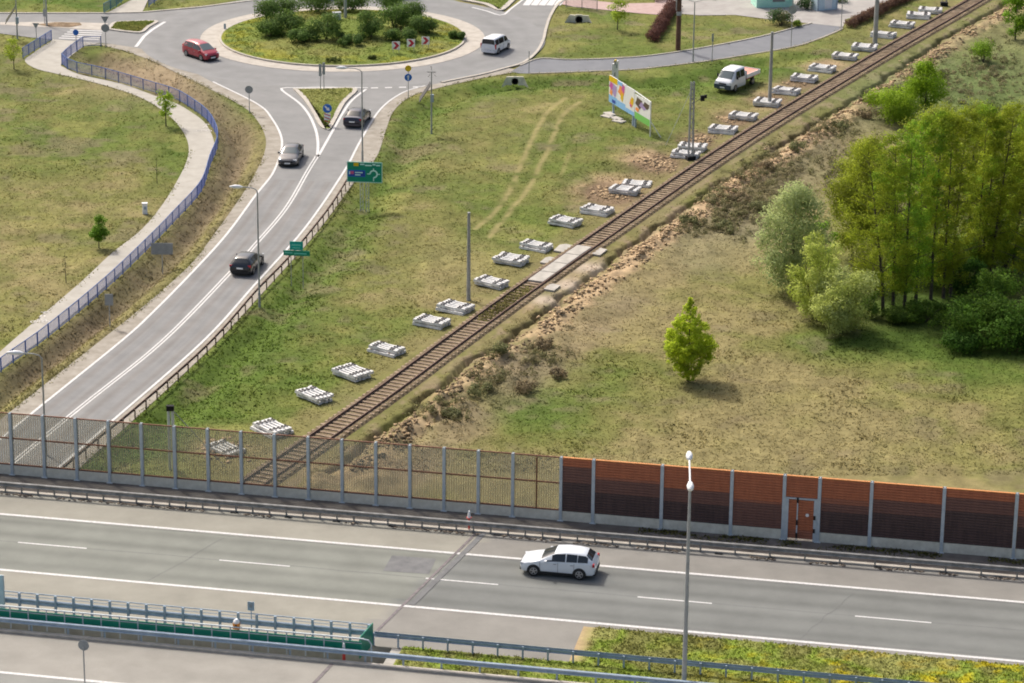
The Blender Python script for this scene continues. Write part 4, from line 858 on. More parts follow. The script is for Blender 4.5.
# small things on the motorway
def cone_marker(px, py, z, l, lbl, name='reflector_post', body='red', h=.8):
    s = s_at(px, l, z); e = empty(name, M(s, l, z), motor_a, lbl, 'marker'); return e
e = cone_marker(344, 643, .0, l_gf-.18, 'red and white marker post behind the near guardrail by the green screen')
b = MB(); b.tube([(0, 0, 0), (0, 0, .55)], [.09, .08], 8); b.build('shaft', MT['red'], e); b = MB(); b.tube([(0, 0, .55), (0, 0, .8), (0, 0, 1.0)], [.08, .07, .05], 8); b.build('cap', MT['signw'], e)
e = cone_marker(469, 517, 0, l_gr+.25, 'red and white marker on the far guardrail above the expansion joint')
b = MB(); b.tube([(0, 0, 0), (0, 0, .75), (0, 0, .85)], [.05, .05, .16], 8); b.build('shaft', MT['red'], e); b = MB(); b.tube([(0, 0, .85), (0, 0, 1.25)], [.11, .05], 8); b.build('cap', MT['signw'], e)
e = cone_marker(237, 632, 0, l_gf+.12, 'orange and white box with a warning triangle on the green fence'); e['category'] = 'warning box'; e.name = 'warning_box'
b = MB(); b.box((0, 0, 1.28), (.34, .2, .34)); b.build('body', MT['orange'], e); b = MB(); b.tube([(0, 0, 1.45), (0, 0, 1.56), (0, 0, 1.66)], [.17, .16, .08], 10); b.build('dome', MT['signw'], e)
b = MB(); b.add([(-.12, -.105, 1.18), (.12, -.105, 1.18), (0, -.105, 1.42)], [(0, 1, 2)]); b.build('triangle', MT['black'], e); b = MB(); b.box((0, 0, .9), (.05, .05, .7)); b.build('bracket', MT['zinc'], e)
e = empty('marker_plate', M(s_at(251.5, l_med+.2), l_med+.2), motor_a, 'small square blue-grey plate above the bridge guardrail', 'plate')
b = MB(); b.box((0, 0, 1.45), (.36, .03, .5)); b.build('plate', MT['zincb'], e); b = MB(); b.box((0, .03, .75), (.05, .03, 1.5)); b.build('post', MT['zincb'], e); b = MB(); b.box((0, -.02, 1.47), (.16, .012, .2)); b.build('symbol', MT['signback'], e)
sR, lR = sl(86, 712); e = empty('round_sign', M(sR, lR), motor_a, 'round grey sign back on a thin pole standing by the near carriageway', 'sign')
b = MB(); b.tube([(0, 0, 0), (0, 0, 3.5)], .035, 8); b.build('post', MT['pole'], e); b = MB(); b.tube([(0, .05, 3.6), (0, .03, 3.6)], .28, 20); b.build('disc', MT['signback'], e)
# motorway lamp
sL, lL = s_at(683.8, l_low+.5), l_low+.5
ml = empty('motorway_lamp', M(sL, lL), R(-2), 'tall grey motorway lamp post with two white heads on the grass median', 'street lamp')
HL = 11.15
b = MB(); b.tube([(0, 0, 0), (0, 0, HL*.5), (0, 0, HL)], [.13, .10, .065], 12); b.box((0, 0, .15), (.36, .36, .3)); b.build('pole', MT['pole'], ml)
b = MB(); b.tube([(0, -.1, HL), (0, .0, HL+.12), (0, 1.5, HL+.3), (0, 2.8, HL+.4)], .045, 8); b.build('arm', MT['signw'], ml)
for yy, zz in ((-.35, HL+.08), (2.9, HL+.42)):
    b = MB(); b.tube([(0, -.5, 0), (0, -.38, .02), (0, -.1, .03), (0, .3, .02), (0, .5, 0)], [.06, .16, .18, .12, .04], 12); o = b.build('lamp_head', MT['white'], ml, smooth=True); o.location = (0, yy, zz)

# ------------------------------------------------------------------ lamps, poles and masts on the ground
def lamp(px, py, hgt, arm, head_len, lbl, group='single-arm street lamps'):
    x, y = G(px, py); e = empty('street_lamp', (x, y, hz(x, y)-.02), 0, lbl, 'street lamp', group)
    b = MB(); b.tube([(0, 0, 0), (0, 0, 1.2), (0, 0, 1.25), (0, 0, hgt-.6), (0, 0, hgt)], [.1, .1, .075, .055, .05], 10)
    b.tube([(0, 0, hgt-.02), (arm*.12, 0, hgt+.18), (arm*.4, 0, hgt+.3), (arm, 0, hgt+.36)], .04, 8); b.build('pole', MT['pole'], e)
    s_ = 1 if arm > 0 else -1; b = MB(); b.tube([(arm-.1*s_, 0, hgt+.34), (arm+.15*s_, 0, hgt+.36), (arm+.5*s_, 0, hgt+.37), (arm+head_len*s_, 0, hgt+.36)], [.05, .14, .15, .06], 10); b.build('lamp_head', MT['white'], e, smooth=True); return e
def pole_h(px, py, ytop): # height of a vertical pole whose top shows at row ytop
    x, y = G(px, py); lo, hi = 0, 40
    for _ in range(40):
        c = (lo+hi)/2
        if PR(x, y, c)[1] > ytop: lo = c
        else: hi = c
    return lo
lamp(46, 455, pole_h(46, 455, 357), -1.3, 1.0, 'street lamp with white head beside the side road, closest to the motorway')
lamp(259.5, 307, pole_h(259.5, 307, 191), -1.2, .9, 'street lamp on the guardrail side by the black car')
lamp(362.5, 163, pole_h(362.5, 163, 71), -1.4, .9, 'street lamp behind the large green direction sign')
def mast(name, px, py, ytop, r0, r1, m, lbl, cat='pole', n=10):
    x, y = G(px, py); h = pole_h(px, py, ytop); b = MB(); b.tube([(0, 0, -.3), (0, 0, h*.5), (0, 0, h)], [r0, (r0+r1)/2, r1], n); o = b.build(name, MT[m], loc=(x, y, hz(x, y)), smooth=True)
    return tag(o, lbl, cat), h
mast('concrete_pole', 468.5, 300, 212, .17, .12, 'conpole', 'bare grey concrete pole standing by the sixth and seventh sleeper stacks')
mast('concrete_pole', 769.5, 106, 32, .2, .13, 'conpole', 'grey concrete pole standing beside the track right of the parked truck')
mast('concrete_pole', 875, 43, -30, .26, .2, 'conpole', 'pale concrete pole beside the sleepers near the top of the photo')
x, y = G(678, 50); h = pole_h(678, 50, -45); wp = empty('wooden_pole', (x, y, 0), 0, 'brown wooden utility pole on the grass island by the access road', 'utility pole')
b = MB(); b.tube([(0, 0, -.3), (0, 0, h*.5), (0, 0, h)], [.27, .24, .2], 12); b.build('pole', MT['wood'], wp, smooth=True)
b = MB(); b.tube([(-.28, -.05, 4.2), (-.28, -.05, h)], .06, 8); b.box((0, -.2, 3.9), (.5, .16, .4)); b.build('cable_box', MT['conpole'], wp)
# lattice mast
x, y = G(690.5, 160); h = pole_h(688, 160, 82); lt = empty('lattice_mast', (x, y, hz(x, y)), R(20), 'grey steel lattice mast beside the track with a bracket near the top', 'mast')
b = MB()
for q in (-.22, .22):
    b.tube([(q, -.1, 0), (q*.6, -.1, h)], .05, 6); b.tube([(q, .1, 0), (q*.6, .1, h)], .05, 6)
nz = 16
for k in range(nz):
    za, zb = h*k/nz, h*(k+1)/nz; fa, fb_ = 1-.4*k/nz, 1-.4*(k+1)/nz; s_ = 1 if k % 2 else -1
    for yy in (-.1, .1): b.tube([(-.22*fa*s_, yy, za), (.22*fb_*s_, yy, zb)], .022, 5)
b.build('frame', MT['signback'], lt); b = MB(); b.prism([(-.4, -.3), (.4, -.3), (.4, .3), (-.4, .3)], -.1, .35); b.build('foot', MT['dark'], lt)
b = MB(); b.tube([(0, 0, h*.72), (.9, 0, h*.78)], .03, 6); b.box((1.0, 0, h*.78), (.35, .2, .5)); b.box((1.3, 0, h*.8), (.2, .15, .3)); b.build('bracket', MT['dark'], lt)
gx, gy = G(665, 146); b = MB(); dx, dy = gx-x, gy-y; c_, s_ = cos(-R(20)), sin(-R(20)); b.tube([(0, 0, h*.93), (dx*c_-dy*s_, dx*s_+dy*c_, -.1)], .025, 5); b.build('guy_wire', MT['zinc'], lt)
x, y = G(921, 10+2); h = 3.5
lt2 = empty('lattice_mast', (*G(944, 6), 0), 0, 'foot of a dark steel mast behind the farthest sleeper stacks', 'mast')
b = MB(); [b.tube([(q, yy, 0), (q*.7, yy, 9)], .05, 6) for q in (-.25, .25) for yy in (-.1, .1)]; b.build('frame', MT['zincd'], lt2); b = MB(); b.prism([(-.4, -.3), (.4, -.3), (.4, .3), (-.4, .3)], -.1, .45); b.build('foot', MT['dark'], lt2)
def signpost(px, py, items, lbl, cat='road sign', rz=0, hp=None, name='road_sign', pole='pole', pr_=.04):
    """items: (shape, z, size(w,h), material, y, symbol fn)"""
    x, y = G(px, py); e = empty(name, (x, y, hz(x, y)-.02), rz, lbl, cat); top = hp or max(i[1] for i in items)
    b = MB(); b.tube([(0, 0, 0), (0, 0, top)], pr_, 8); b.build('post', MT[pole], e)
    for sh, z, sz, m_, sym in items:
        b = MB()
        if sh == 'disc': b.tube([(0, -.05, z), (0, -.075, z)], sz[0]/2, 24)
        elif sh == 'tri': b.slab([(-sz[0]/2, -.05, z+sz[1]/2), (sz[0]/2, -.05, z+sz[1]/2), (0, -.05, z-sz[1]/2)], (0, -1, 0), .02)
        else: b.box((0, -.06, z), (sz[0], .025, sz[1]))
        o = b.build('sign_plate', MT[m_], e)
        if sym: sym(o, z)
    return e
def arrow_sym(parent, z, ang, s=.3, m='signw'):
    b = MB(); ca, sa = cos(ang), sin(ang)
    for poly in ([(-s, -.07*s/.3), (.05, -.07*s/.3), (.05, .07*s/.3), (-s, .07*s/.3)], [(.02, -.18*s/.3), (s, 0), (.02, .18*s/.3)]):
        b.add([(u_*ca-v_*sa, -.082, z+u_*sa+v_*ca) for u_, v_ in poly], [tuple(range(len(poly)))])
    b.build('symbol', MT[m], parent)
def border(parent, z, w_, h_, m='signw'):
    b = MB(); t = .03
    for c, s_ in (((0, z+h_/2-t), (w_, t)), ((0, z-h_/2+t), (w_, t)), ((-w_/2+t, z), (t, h_)), ((w_/2-t, z), (t, h_))): b.box((c[0], -.08, c[1]), (s_[0], .008, s_[1]))
    b.build('border', MT[m], parent)
# chevron boards on the island
for k, (a, b_, lb) in enumerate(((396, 53.5, 'left of the three red and white chevron boards on the roundabout'), (411, 51, 'middle of the three red and white chevron boards on the roundabout'), (425.5, 48.5, 'right of the three red and white chevron boards on the roundabout'))):
    x, y = G(a, b_+3); e = empty('chevron_board', (x, y, .2), 0, lb, 'road sign', 'chevron boards on the island'); q = MB(); q.box((0, 0, .95), (.82, .03, .82)); pl = q.build('board', MT['signw'], e)
    q = MB()
    for s_ in (-.12,): q.add([(s_-.2, -.02, .95+.36), (s_+.14, -.02, .95+.36), (s_+.46, -.02, .95), (s_+.12, -.02, .95)], [(0, 3, 2, 1)]); q.add([(s_-.2, -.02, .95-.36), (s_+.14, -.02, .95-.36), (s_+.46, -.02, .95), (s_+.12, -.02, .95)], [(0, 1, 2, 3)])
    for s_ in (-.34,): pass
    q.build('chevron', MT['signr'], pl); q = MB(); [q.tube([(s_, .03, 0), (s_, .03, 1.2)], .03, 6) for s_ in (-.3, .3)]; q.build('post', MT['pole'], e)
e = signpost(327.5, 125.5, [('disc', 1.75, (.85, .85), 'signb', lambda o, z: arrow_sym(o, z, R(-45), .32)), ('rect', .95, (.6, .62), 'signw', None)], 'round blue keep-right arrow sign above a red and white striped board')
b = MB()
for q in (-.22, .1, .42): b.add([(-.29, -.08, .95+q+.02-.2), (-.29, -.08, .95+q+.12-.2), (.29, -.08, .95+q-.3), (.29, -.08, .95+q-.4)][::-1], [(0, 1, 2, 3)])
b.build('stripe', MT['signr'], e)
e = signpost(408.3, 98, [('disc', 2.1, (.72, .72), 'signb', lambda o, z: arrow_sym(o, z, R(90), .25)), ('disc', 3.0, (.62, .62), 'signy', None)], 'round blue sign under a yellow diamond sign at the roundabout exit')
for o in e.children:
    if o.data.materials[0] == MT['signy']: o.rotation_euler = (0, 0, 0)
signpost(249.5, 113, [('disc', 2.35, (.75, .75), 'signback', None)], 'grey back of a round road sign left of the dark grey car')
signpost(106, 47, [('tri', 2.9, (.85, .75), 'signback', None), ('disc', 2.05, (.85, .85), 'signback', None)], 'grey backs of a triangular and a round sign on one post')
signpost(36.5, 39.5, [('tri', 1.5, (.7, .6), 'signback', None)], 'small triangular sign back near the west crossing')
signpost(76.5, 50, [('disc', 1.95, (.6, .6), 'signb', None)], 'round blue sign on a post beside the west crossing')
signpost(162.5, 265, [('rect', 2.15, (1.75, .95), 'signback', None)], 'grey back of a rectangular sign between footpath and side road', hp=2.6)
signpost(110, 326, [('rect', 2.2, (.62, .9), 'signback', None)], 'small grey rectangular sign back on a leaning post beside the footpath fence')
signpost(791, 47, [('disc', 4.05, (.9, .9), 'signback', None)], 'round grey sign on a tall post at the access road bend', hp=8)
signpost(841, 31, [('rect', 5.8, (.1, .3), 'signback', None)], 'plain thin grey post beside the end of the brown hedge', hp=6)
signpost(712, 62, [('rect', 2.6, (.2, .8), 'signback', None)], 'thin post with a narrow box beside the access road')
signpost(529, 73, [('rect', 2.3, (.1, .1), 'signback', None)], 'thin grey post where the access road meets the roundabout')
signpost(266.5, 17, [('rect', 3.0, (.9, .5), 'signback', None)], 'thin sign post on the far left rim of the roundabout island', hp=3.2)
signpost(254.5, 16.5, [('rect', 3.0, (.7, .5), 'signback', None)], 'thin sign post left of the other one on the far island rim', hp=3.2)
signpost(225, 30.5, [('rect', .55, (.25, .6), 'zincb', None)], 'low blue-grey marker on the left tip of the roundabout island')
e = signpost(320.5, 91, [('rect', 2.2, (.28, 1.2), 'signback', None)], 'narrow grey sign seen edge-on at the wide end of the traffic island, left one', hp=2.8); e = signpost(324, 90.5, [('rect', 2.3, (.28, 1.2), 'signback', None)], 'narrow grey sign seen edge-on at the wide end of the traffic island, right one', hp=2.9)
e = signpost(44.7, 24, [('rect', 1.3, (.25, .75), 'signback', None)], 'narrow sign left of the tall pole in the west arm', hp=3); 
x, y = G(46.8, 26); b = MB(); b.tube([(0, 0, 0), (0, 0, 9)], [.1, .05], 10); tag(b.build('lamp_pole', MT['pole'], loc=(x, y, 0)), 'tall grey lamp pole standing in the west arm island', 'pole')
x, y = G(693, 62); h = pole_h(693, 62, 2); e = empty('street_lamp', (x, y, 0), R(-10), 'thin grey double-arm street lamp beside the access road', 'street lamp')
b = MB(); b.tube([(0, 0, 0), (0, 0, h)], [.08, .05], 8); b.tube([(-1.6, 0, h+.35), (-.8, 0, h+.25), (0, 0, h)], .035, 6); b.tube([(1.6, 0, h+.35), (.8, 0, h+.25), (0, 0, h)], .035, 6); b.build('pole', MT['pole'], e)
for q in (-1.9, 1.9): b = MB(); b.tube([(q-.35, 0, h+.35), (q, 0, h+.4), (q+.35, 0, h+.35)], [.05, .12, .05], 8); b.build('lamp_head', MT['pole'], e)
x, y = G(345.5, 23); b = MB(); b.tube([(0, 0, 0), (0, 0, 12)], [.17, .1], 12); tag(b.build('lighting_mast', MT['pole'], loc=(x, y, .5)), 'pale grey lighting mast in the middle of the roundabout island', 'mast')
x, y = G(337, 25); e = empty('cabinet', (x, y, .5), R(15), 'small white utility cabinet by the mast on the roundabout island', 'cabinet'); b = MB(); b.box((0, 0, .45), (.8, .5, .8)); b.build('body', MT['white'], e); b = MB(); b.box((0, 0, .88), (.9, .6, .06)); b.build('lid', MT['signback'], e); b = MB(); b.box((.1, -.26, .45), (.3, .02, .4)); b.build('door', MT['signback'], e)
# wind and solar lamps
def windlamp(px, py, lbl, h, panel):
    x, y = G(px, py); e = empty('solar_lamp', (x, y, hz(x, y)), 0, lbl, 'solar lamp', 'lamps with solar panel and wind turbine')
    b = MB(); b.tube([(0, 0, 0), (0, 0, h)], [.09, .05], 8); b.build('pole', MT['pole'], e)
    b = MB(); b.slab([(-1.1, .3, panel-.6), (-.1, .3, panel+.9), (-.1, -.5, panel+.6), (-1.1, -.5, panel-.9)][::-1], (-.8, 0, .6), .05); b.build('solar_panel', MT['solar'], e)
    b = MB(); b.box((.05, 0, panel-.6), (.3, .3, .7)); b.build('battery_box', MT['zincb'], e)
    b = MB(); b.tube([(-.4, 0, h), (.4, 0, h)], .04, 6)
    for q in range(5): a_ = 2*pi*q/5+.4; b.slab([(.05+.0, 0, h), (.62*cos(a_)-.04*sin(a_), -.25*sin(a_)-.04*cos(a_), h+.62*sin(a_)), (.62*cos(a_)+.04*sin(a_), -.25*sin(a_)+.04*cos(a_), h+.62*sin(a_))], (0, 1, 0), .03)
    b.build('wind_turbine', MT['zincd'], e)
windlamp(431.5, 133, 'solar and wind powered lamp on the grass right of the roundabout exit', 5.9, 4.0)
windlamp(17.5, 39, 'solar and wind powered lamp at the far left by the road', 4.6, 2.6)
# white marker stone in the left field
x, y = G(145, 214); e = empty('utility_pillar', (x, y, hz(x, y)), R(10), 'white utility pillar in the grass beside the footpath', 'pillar'); b = MB(); b.box((0, 0, .45), (.42, .3, .9)); b.build('body', MT['white'], e); b = MB(); b.box((0, 0, .93), (.48, .36, .07)); b.build('cap', MT['signw'], e); b = MB(); b.box((.02, -.155, .55), (.2, .01, .25)); b.build('label_plate', MT['zincb'], e)
# green direction sign
x, y = G(365, 207); dsn = empty('direction_sign', (x, y, hz(x, y)), R(-6), 'large green direction sign with roundabout arrow and blue motorway panel', 'road sign')
W_, Hs, zc_ = 3.05, 1.8, 3.55
b = MB(); b.box((0, -.1, zc_), (W_, .05, Hs)); pl = b.build('sign_plate', MT['signg'], dsn)
b = MB()
for c, s_ in (((0, Hs/2-.03), (W_, .05)), ((0, -Hs/2+.03), (W_, .05)), ((-W_/2+.03, 0), (.05, Hs)), ((W_/2-.03, 0), (.05, Hs))): b.box((c[0], -.13, zc_+c[1]), (s_[0], .012, s_[1]))
b.build('border', MT['mint'], pl)
b = MB(); b.box((-.68, -.13, zc_-.12), (1.5, .012, .6)); b.build('blue_field', MT['signb'], pl)
b = MB(); b.box((-.66, -.14, zc_-.13), (1.38, .012, .46)); b.build('blue_field', MT['signdb'], pl)
b = MB(); b.box((-1.07, -.15, zc_-.05), (.3, .012, .26)); b.build('route_shield', MT['signp'], pl)
b = MB(); b.box((-.72, -.13, zc_+.68), (.42, .012, .3)); b.build('route_shield', MT['signy'], pl)
b = MB()
for x0_, x1_, zz in ((-.38, 0.0, .7), (.05, .62, .62), (.68, .95, .7), (1.0, 1.35, .64)): b.box(((x0_+x1_)/2, -.13, zc_+zz), (x1_-x0_, .012, .12))
for x0_, x1_, zz in ((-.82, -.15, -.03), (-.82, -.35, -.24)): b.box(((x0_+x1_)/2, -.155, zc_+zz), (x1_-x0_, .012, .1))
b.box((-1.28, -.15, zc_-.08), (.09, .012, .26)); b.build('lettering', MT['mint'], pl)
b = MB(); cx, cz = .78, zc_-.13; n = 30; V0 = []
for i in range(n+1):
    a_ = R(-75)+R(285-30)*i/n*1.0; a_ = R(180)-R(270)*i/n
    for rr in (.24, .37): V0.append((cx+rr*cos(a_), -.135, cz+rr*sin(a_)))
b.add(V0, [(2*i, 2*i+1, 2*i+3, 2*i+2) for i in range(n)])
for p0, p1 in (((0, .3), (0, .5)), ((.3, 0), (.55, 0)), ((-.3, 0), (-.55, 0)), ((0, -.3), (0, -.62))):
    hw = .04; b.box((cx+(p0[0]+p1[0])/2, -.135, cz+(p0[1]+p1[1])/2), (max(abs(p1[0]-p0[0]), .08), .01, max(abs(p1[1]-p0[1]), .08)))
b.build('roundabout_arrow', MT['mint'], pl)
for q in (-.28, .22):
    b = MB(); b.tube([(q-.12, 0, 0), (q-.12, 0, zc_+.85)], .03, 6); b.tube([(q+.12, 0, 0), (q+.12, 0, zc_+.85)], .03, 6)
    for k in range(8): b.tube([(q-.12, 0, k*.35), (q+.12, 0, k*.35+.35)], .015, 5)
    b.build('lattice_post', MT['zinc'], dsn)
# town sign
x, y = G(297, 283); ts = empty('town_sign', (x, y, hz(x, y)), R(-6), 'two green place-name plates on thin posts beside the side road guardrail', 'road sign')
b = MB(); b.box((0, -.06, 3.55), (1.05, .04, .7)); o = b.build('upper_plate', MT['signt'], ts); b = MB(); b.box((0, -.09, 3.62), (.75, .01, .13)); b.box((0, -.09, 3.38), (.6, .01, .07)); b.build('lettering', MT['signtl'], o); b = MB(); b.box((0, -.085, 3.87), (1.0, .01, .04)); b.build('border', MT['signg'], o)
b = MB(); b.box((.02, -.08, 2.95), (2.1, .04, .42)); o = b.build('lower_plate', MT['signg'], ts); b = MB(); b.box((-.62, -.11, 2.97), (.62, .01, .11)); b.box((.32, -.11, 2.93), (1.0, .01, .11)); b.build('lettering', MT['signtl'], o)
for q in (-.45, .5): b = MB(); b.tube([(q, 0, 0), (q, 0, 3.85)], .03, 8); b.build('post', MT['pole'], ts)

# barrier-side camera post behind the clear barrier
x, y = G(172, 470); h = pole_h(171, 470, 408); e = empty('short_mast', (x, y, 0), 0, 'short grey mast with dark head and stay wire just behind the clear barrier', 'mast')
b = MB(); b.tube([(-.12, 0, 0), (-.12, 0, h)], .09, 8); b.tube([(.15, 0, 0), (.15, 0, h-.2)], .1, 8); b.build('pole', MT['zinc'], e); b = MB(); b.box((0, 0, h), (.5, .3, .35)); b.build('head', MT['dark'], e); b = MB(); b.tube([(.2, 0, h-.2), (3.6, 0, h-4.2)], .03, 5); b.build('stay_wire', MT['pole'], e)

# ------------------------------------------------------------------ billboard
bp0 = np.array(G(609, 113)); bp1 = np.array(G(650, 138)); Lb = float(np.hypot(*(bp1-bp0))); ab = atan2(bp1[1]-bp0[1], bp1[0]-bp0[0])
bb = empty('billboard', (bp0[0], bp0[1], hz(*bp0)), ab, 'colourful printed billboard on white posts standing in the field', 'billboard')
Lf = Lb*.62
def bpanel(x0, x1, z0, z1, cells, name):
    b = MB(); b.box(((x0+x1)/2, 0, (z0+z1)/2), (x1-x0, .08, z1-z0)); p = b.build(name, MT['signw'], bb)
    for m_, u0, v0, u1, v1, kind in cells:
        q = MB(); cx, cz, rx, rz_ = x0+(u0+u1)/2*(x1-x0), z0+(v0+v1)/2*(z1-z0), (u1-u0)/2*(x1-x0)*(1 if kind == 'r' else 1.2), (v1-v0)/2*(z1-z0)*(1 if kind == 'r' else 1.2); dpt = .043+.004*bpanel.k; bpanel.k += 1
        for sgn in (-1, 1):
            if kind == 'r': q.add([(cx-rx, sgn*dpt, cz-rz_), (cx+rx, sgn*dpt, cz-rz_), (cx+rx, sgn*dpt, cz+rz_), (cx-rx, sgn*dpt, cz+rz_)], [(0, 1, 2, 3) if sgn < 0 else (3, 2, 1, 0)])
            else: pts_ = [(cx+rx*cos(2*pi*i/9)*(1 if i % 2 else .7), sgn*dpt, cz+rz_*sin(2*pi*i/9)*(1 if i % 2 else .75)) for i in range(9)]; q.add(pts_, [tuple(range(9)) if sgn < 0 else tuple(range(9))[::-1]])
        q.build('print', MT[m_], p)
    bpanel.k = 0; return p
bpanel.k = 0
bpanel(0, Lf*.33, 1.15, 3.75, [('sky', 0, 0, 1, .28, 'r'), ('signy', 0, .78, 1, 1, 'r'), ('magenta', .05, .5, .5, .78, 'b'), ('lilac', .4, .3, .95, .75, 'b'), ('porange', .1, .28, .45, .5, 'b'), ('signdb', .4, .05, .8, .16, 'r')], 'printed_panel')
bpanel(Lf*.33+.03, Lf*.66, 1.15, 3.7, [('sky', 0, 0, 1, .25, 'r'), ('porange', .1, .45, .9, .85, 'b'), ('magenta', .5, .65, .9, .95, 'b'), ('signy', .4, .3, .75, .6, 'b'), ('sky', 0, .86, .6, 1, 'r')], 'printed_panel')
bpanel(Lf*.66+.03, Lf, 1.15, 3.65, [('sky', 0, 0, 1, .16, 'r'), ('porange', .45, .3, .9, .6, 'b'), ('signy', .6, .4, .95, .7, 'b'), ('magenta', .5, .28, .7, .4, 'b')], 'printed_panel')
bpanel(Lf+.12, Lb, 1.05, 3.35, [('grass', 0, 0, 1, .28, 'r'), ('dbrown', .05, .5, .5, .92, 'b'), ('lilac', .3, .55, .8, .8, 'b'), ('dbrown', .55, .65, .95, .9, 'b'), ('porange', .05, .33, .3, .5, 'b')], 'printed_panel')
b = MB(); b.tube([(Lf+.1, 0, 3.6), (Lb, 0, 3.42)], .05, 6); b.tube([(Lb, 0, 3.42), (Lb, 0, 0)], .06, 8); b.tube([(Lb, 0, 1.6), (Lb+.6, .9, 0)], .04, 6); b.build('frame', MT['signw'], bb)
for q in (.8, Lf-.5, Lf): b = MB(); b.box((q, .1, .9), (.16, .16, 2.2)); b.build('post', MT['zincb'], bb)
for k, (u_, v_) in enumerate(((.8, .5), (2.6, .6), (1.6, 1.4), (3.6, .9))):
    b = MB(); b.box((u_, v_*-.6, .08), (1.2, .8, .22), R(10*k)); b.build('ballast_block', MT['concrete'], bb)
e = empty('advert_panel', (*G(614.5, 106), 0), R(70), 'tall narrow advertising panel behind the billboard with yellow top edge', 'advert panel')
b = MB(); b.box((0, 0, 3.25), (1.7, .1, 2.2)); b.build('board', MT['signw'], e); b = MB(); b.box((0, 0, 4.45), (.5, .1, .25)); b.build('top_piece', MT['signy'], e)
b = MB(); [b.box((q, -.06*sg, z_), (.35, .02, .4)) for q, z_ in ((-.3, 3.2), (.25, 3.9), (-.2, 4.3)) for sg in (1, -1)]; b.build('print', MT['signback'], e); b = MB(); [b.box((q, 0, 1.2), (.1, .1, 2.5)) for q in (-.6, .6)]; b.build('post', MT['zincb'], e)

# ------------------------------------------------------------------ railings
def railing(pts, lbl, h=1.1, step=2.0, m='blue', mb_='bluel', group=None):
    P = resample(pts, step); off = P[0].copy(); e = empty('railing', (off[0], off[1], 0), 0, lbl, 'railing', group); first = None; P = P-off
    for i, p in enumerate(P[:100]):
        if first is None: b = MB(); b.tube([(0, 0, -.4), (0, 0, h+.03)], .045, 8); first = b.build('post', MT[m], e); o = first
        else: o = first.copy(); COL.objects.link(o)
        o.location = (p[0], p[1], 0)
    b = MB(); b.tube([(*p, h) for p in P], .035, 6); b.tube([(*p, .14) for p in P], .025, 6); b.build('rail', MT[m], e)
    b = MB()
    for a_, c_ in zip(P[:-1], P[1:]):
        n = int(round(step/.13))
        for k in range(1, n): q = a_+(c_-a_)*k/n; an = atan2(*(c_-a_)[::-1]); b.box((q[0], q[1], h/2+.07), (.022, .022, h-.14), an)
    b.build('bars', MT[mb_], e); return e
fpts = smoothp(GL([(-30, 400), (0, 373), (46, 340), (105, 291), (150, 248), (175, 222), (201, 193), (210, 167), (217.5, 148), (216, 135), (207, 120.5), (191, 108.5), (175, 99.5), (145, 90.5), (122, 83.5), (97.5, 77), (72.5, 71.5), (62, 64.5)]))
railing(fpts, 'long curved blue railing along the right side of the footpath')
railing(GL([(62, 64), (69, 57), (83, 47.3), (101, 46.5)]), 'short blue railing turning from the footpath corner towards the west crossing', step=1.9)
railing(GL([(23, 58.5), (38, 49), (51.5, 40.5)]), 'short blue railing left of the footpath at the west crossing', step=1.7)
railing(GL([(104, 13.5), (115, 7.5), (126, -1), (135, -8)]), 'teal railing left of the footpath at the top of the photo', m='teal', mb_='teal')
railing(GL([(149, 6.5), (160, -1), (172, -8)]), 'blue railing right of the footpath at the top of the photo')
railing(GL([(566, 7.5), (580, 8.5), (597, 10.5)]), 'thin dark railing along the pink pavement near the culvert', m='zincd', mb_='zincd', step=1.7)

# ------------------------------------------------------------------ culverts
def culvert(px, py, wd, ang, lbl):
    x, y = G(px, py); e = empty('culvert', (x, y, -.1), ang, lbl, 'culvert'); e.scale = (.85, .85, .85)
    b = MB(); n = 20; r = .36*wd/2.2
    outer = [(-wd/2, 0), (wd/2, 0), (wd*.36, .95), (-wd*.36, .95)]
    ring_ = [(r*cos(2*pi*i/n), .45+r*sin(2*pi*i/n)) for i in range(n)]
    # wing walls and a headwall with a real round opening
    b.box((-(wd/4+r/2), 0, .5), (wd/2-r, .2, 1.0)); b.box(((wd/4+r/2), 0, .5), (wd/2-r, .2, 1.0)); b.box((0, 0, .45+r+.12), (2*r, .2, .24)); b.slab([(-wd/2, -.1, 1.0), (-wd/2, -.1, 0), (-wd*.8, -.9, -.1)], (.2, .5, 0), .12); b.slab([(wd/2, -.1, 1.0), (wd/2, -.1, 0), (wd*.8, -.9, -.1)], (-.2, .5, 0), .12)
    b.build('headwall', PLINTH, e)
    b = MB(); V = []
    for yy in (-.14, .9):
        for rr in (r, r+.07): V += [(rr*cos(2*pi*i/n), yy, .45+rr*sin(2*pi*i/n)) for i in range(n)]
    fs = []
    for i in range(n):
        j = (i+1) % n; fs += [(i, j, 2*n+j, 2*n+i), (n+j, n+i, 3*n+i, 3*n+j), (j, i, n+i, n+j)]
    fs.append(tuple(2*n+i for i in range(n))); b.add(V, fs); b.build('pipe', MT['dark'], e)
culvert(579, 22, 2.4, R(-8), 'concrete culvert mouth with dark pipe in the green verge by the crossing')
culvert(515, 84, 2.0, R(0), 'small culvert mouth at the corner of roundabout and access road')

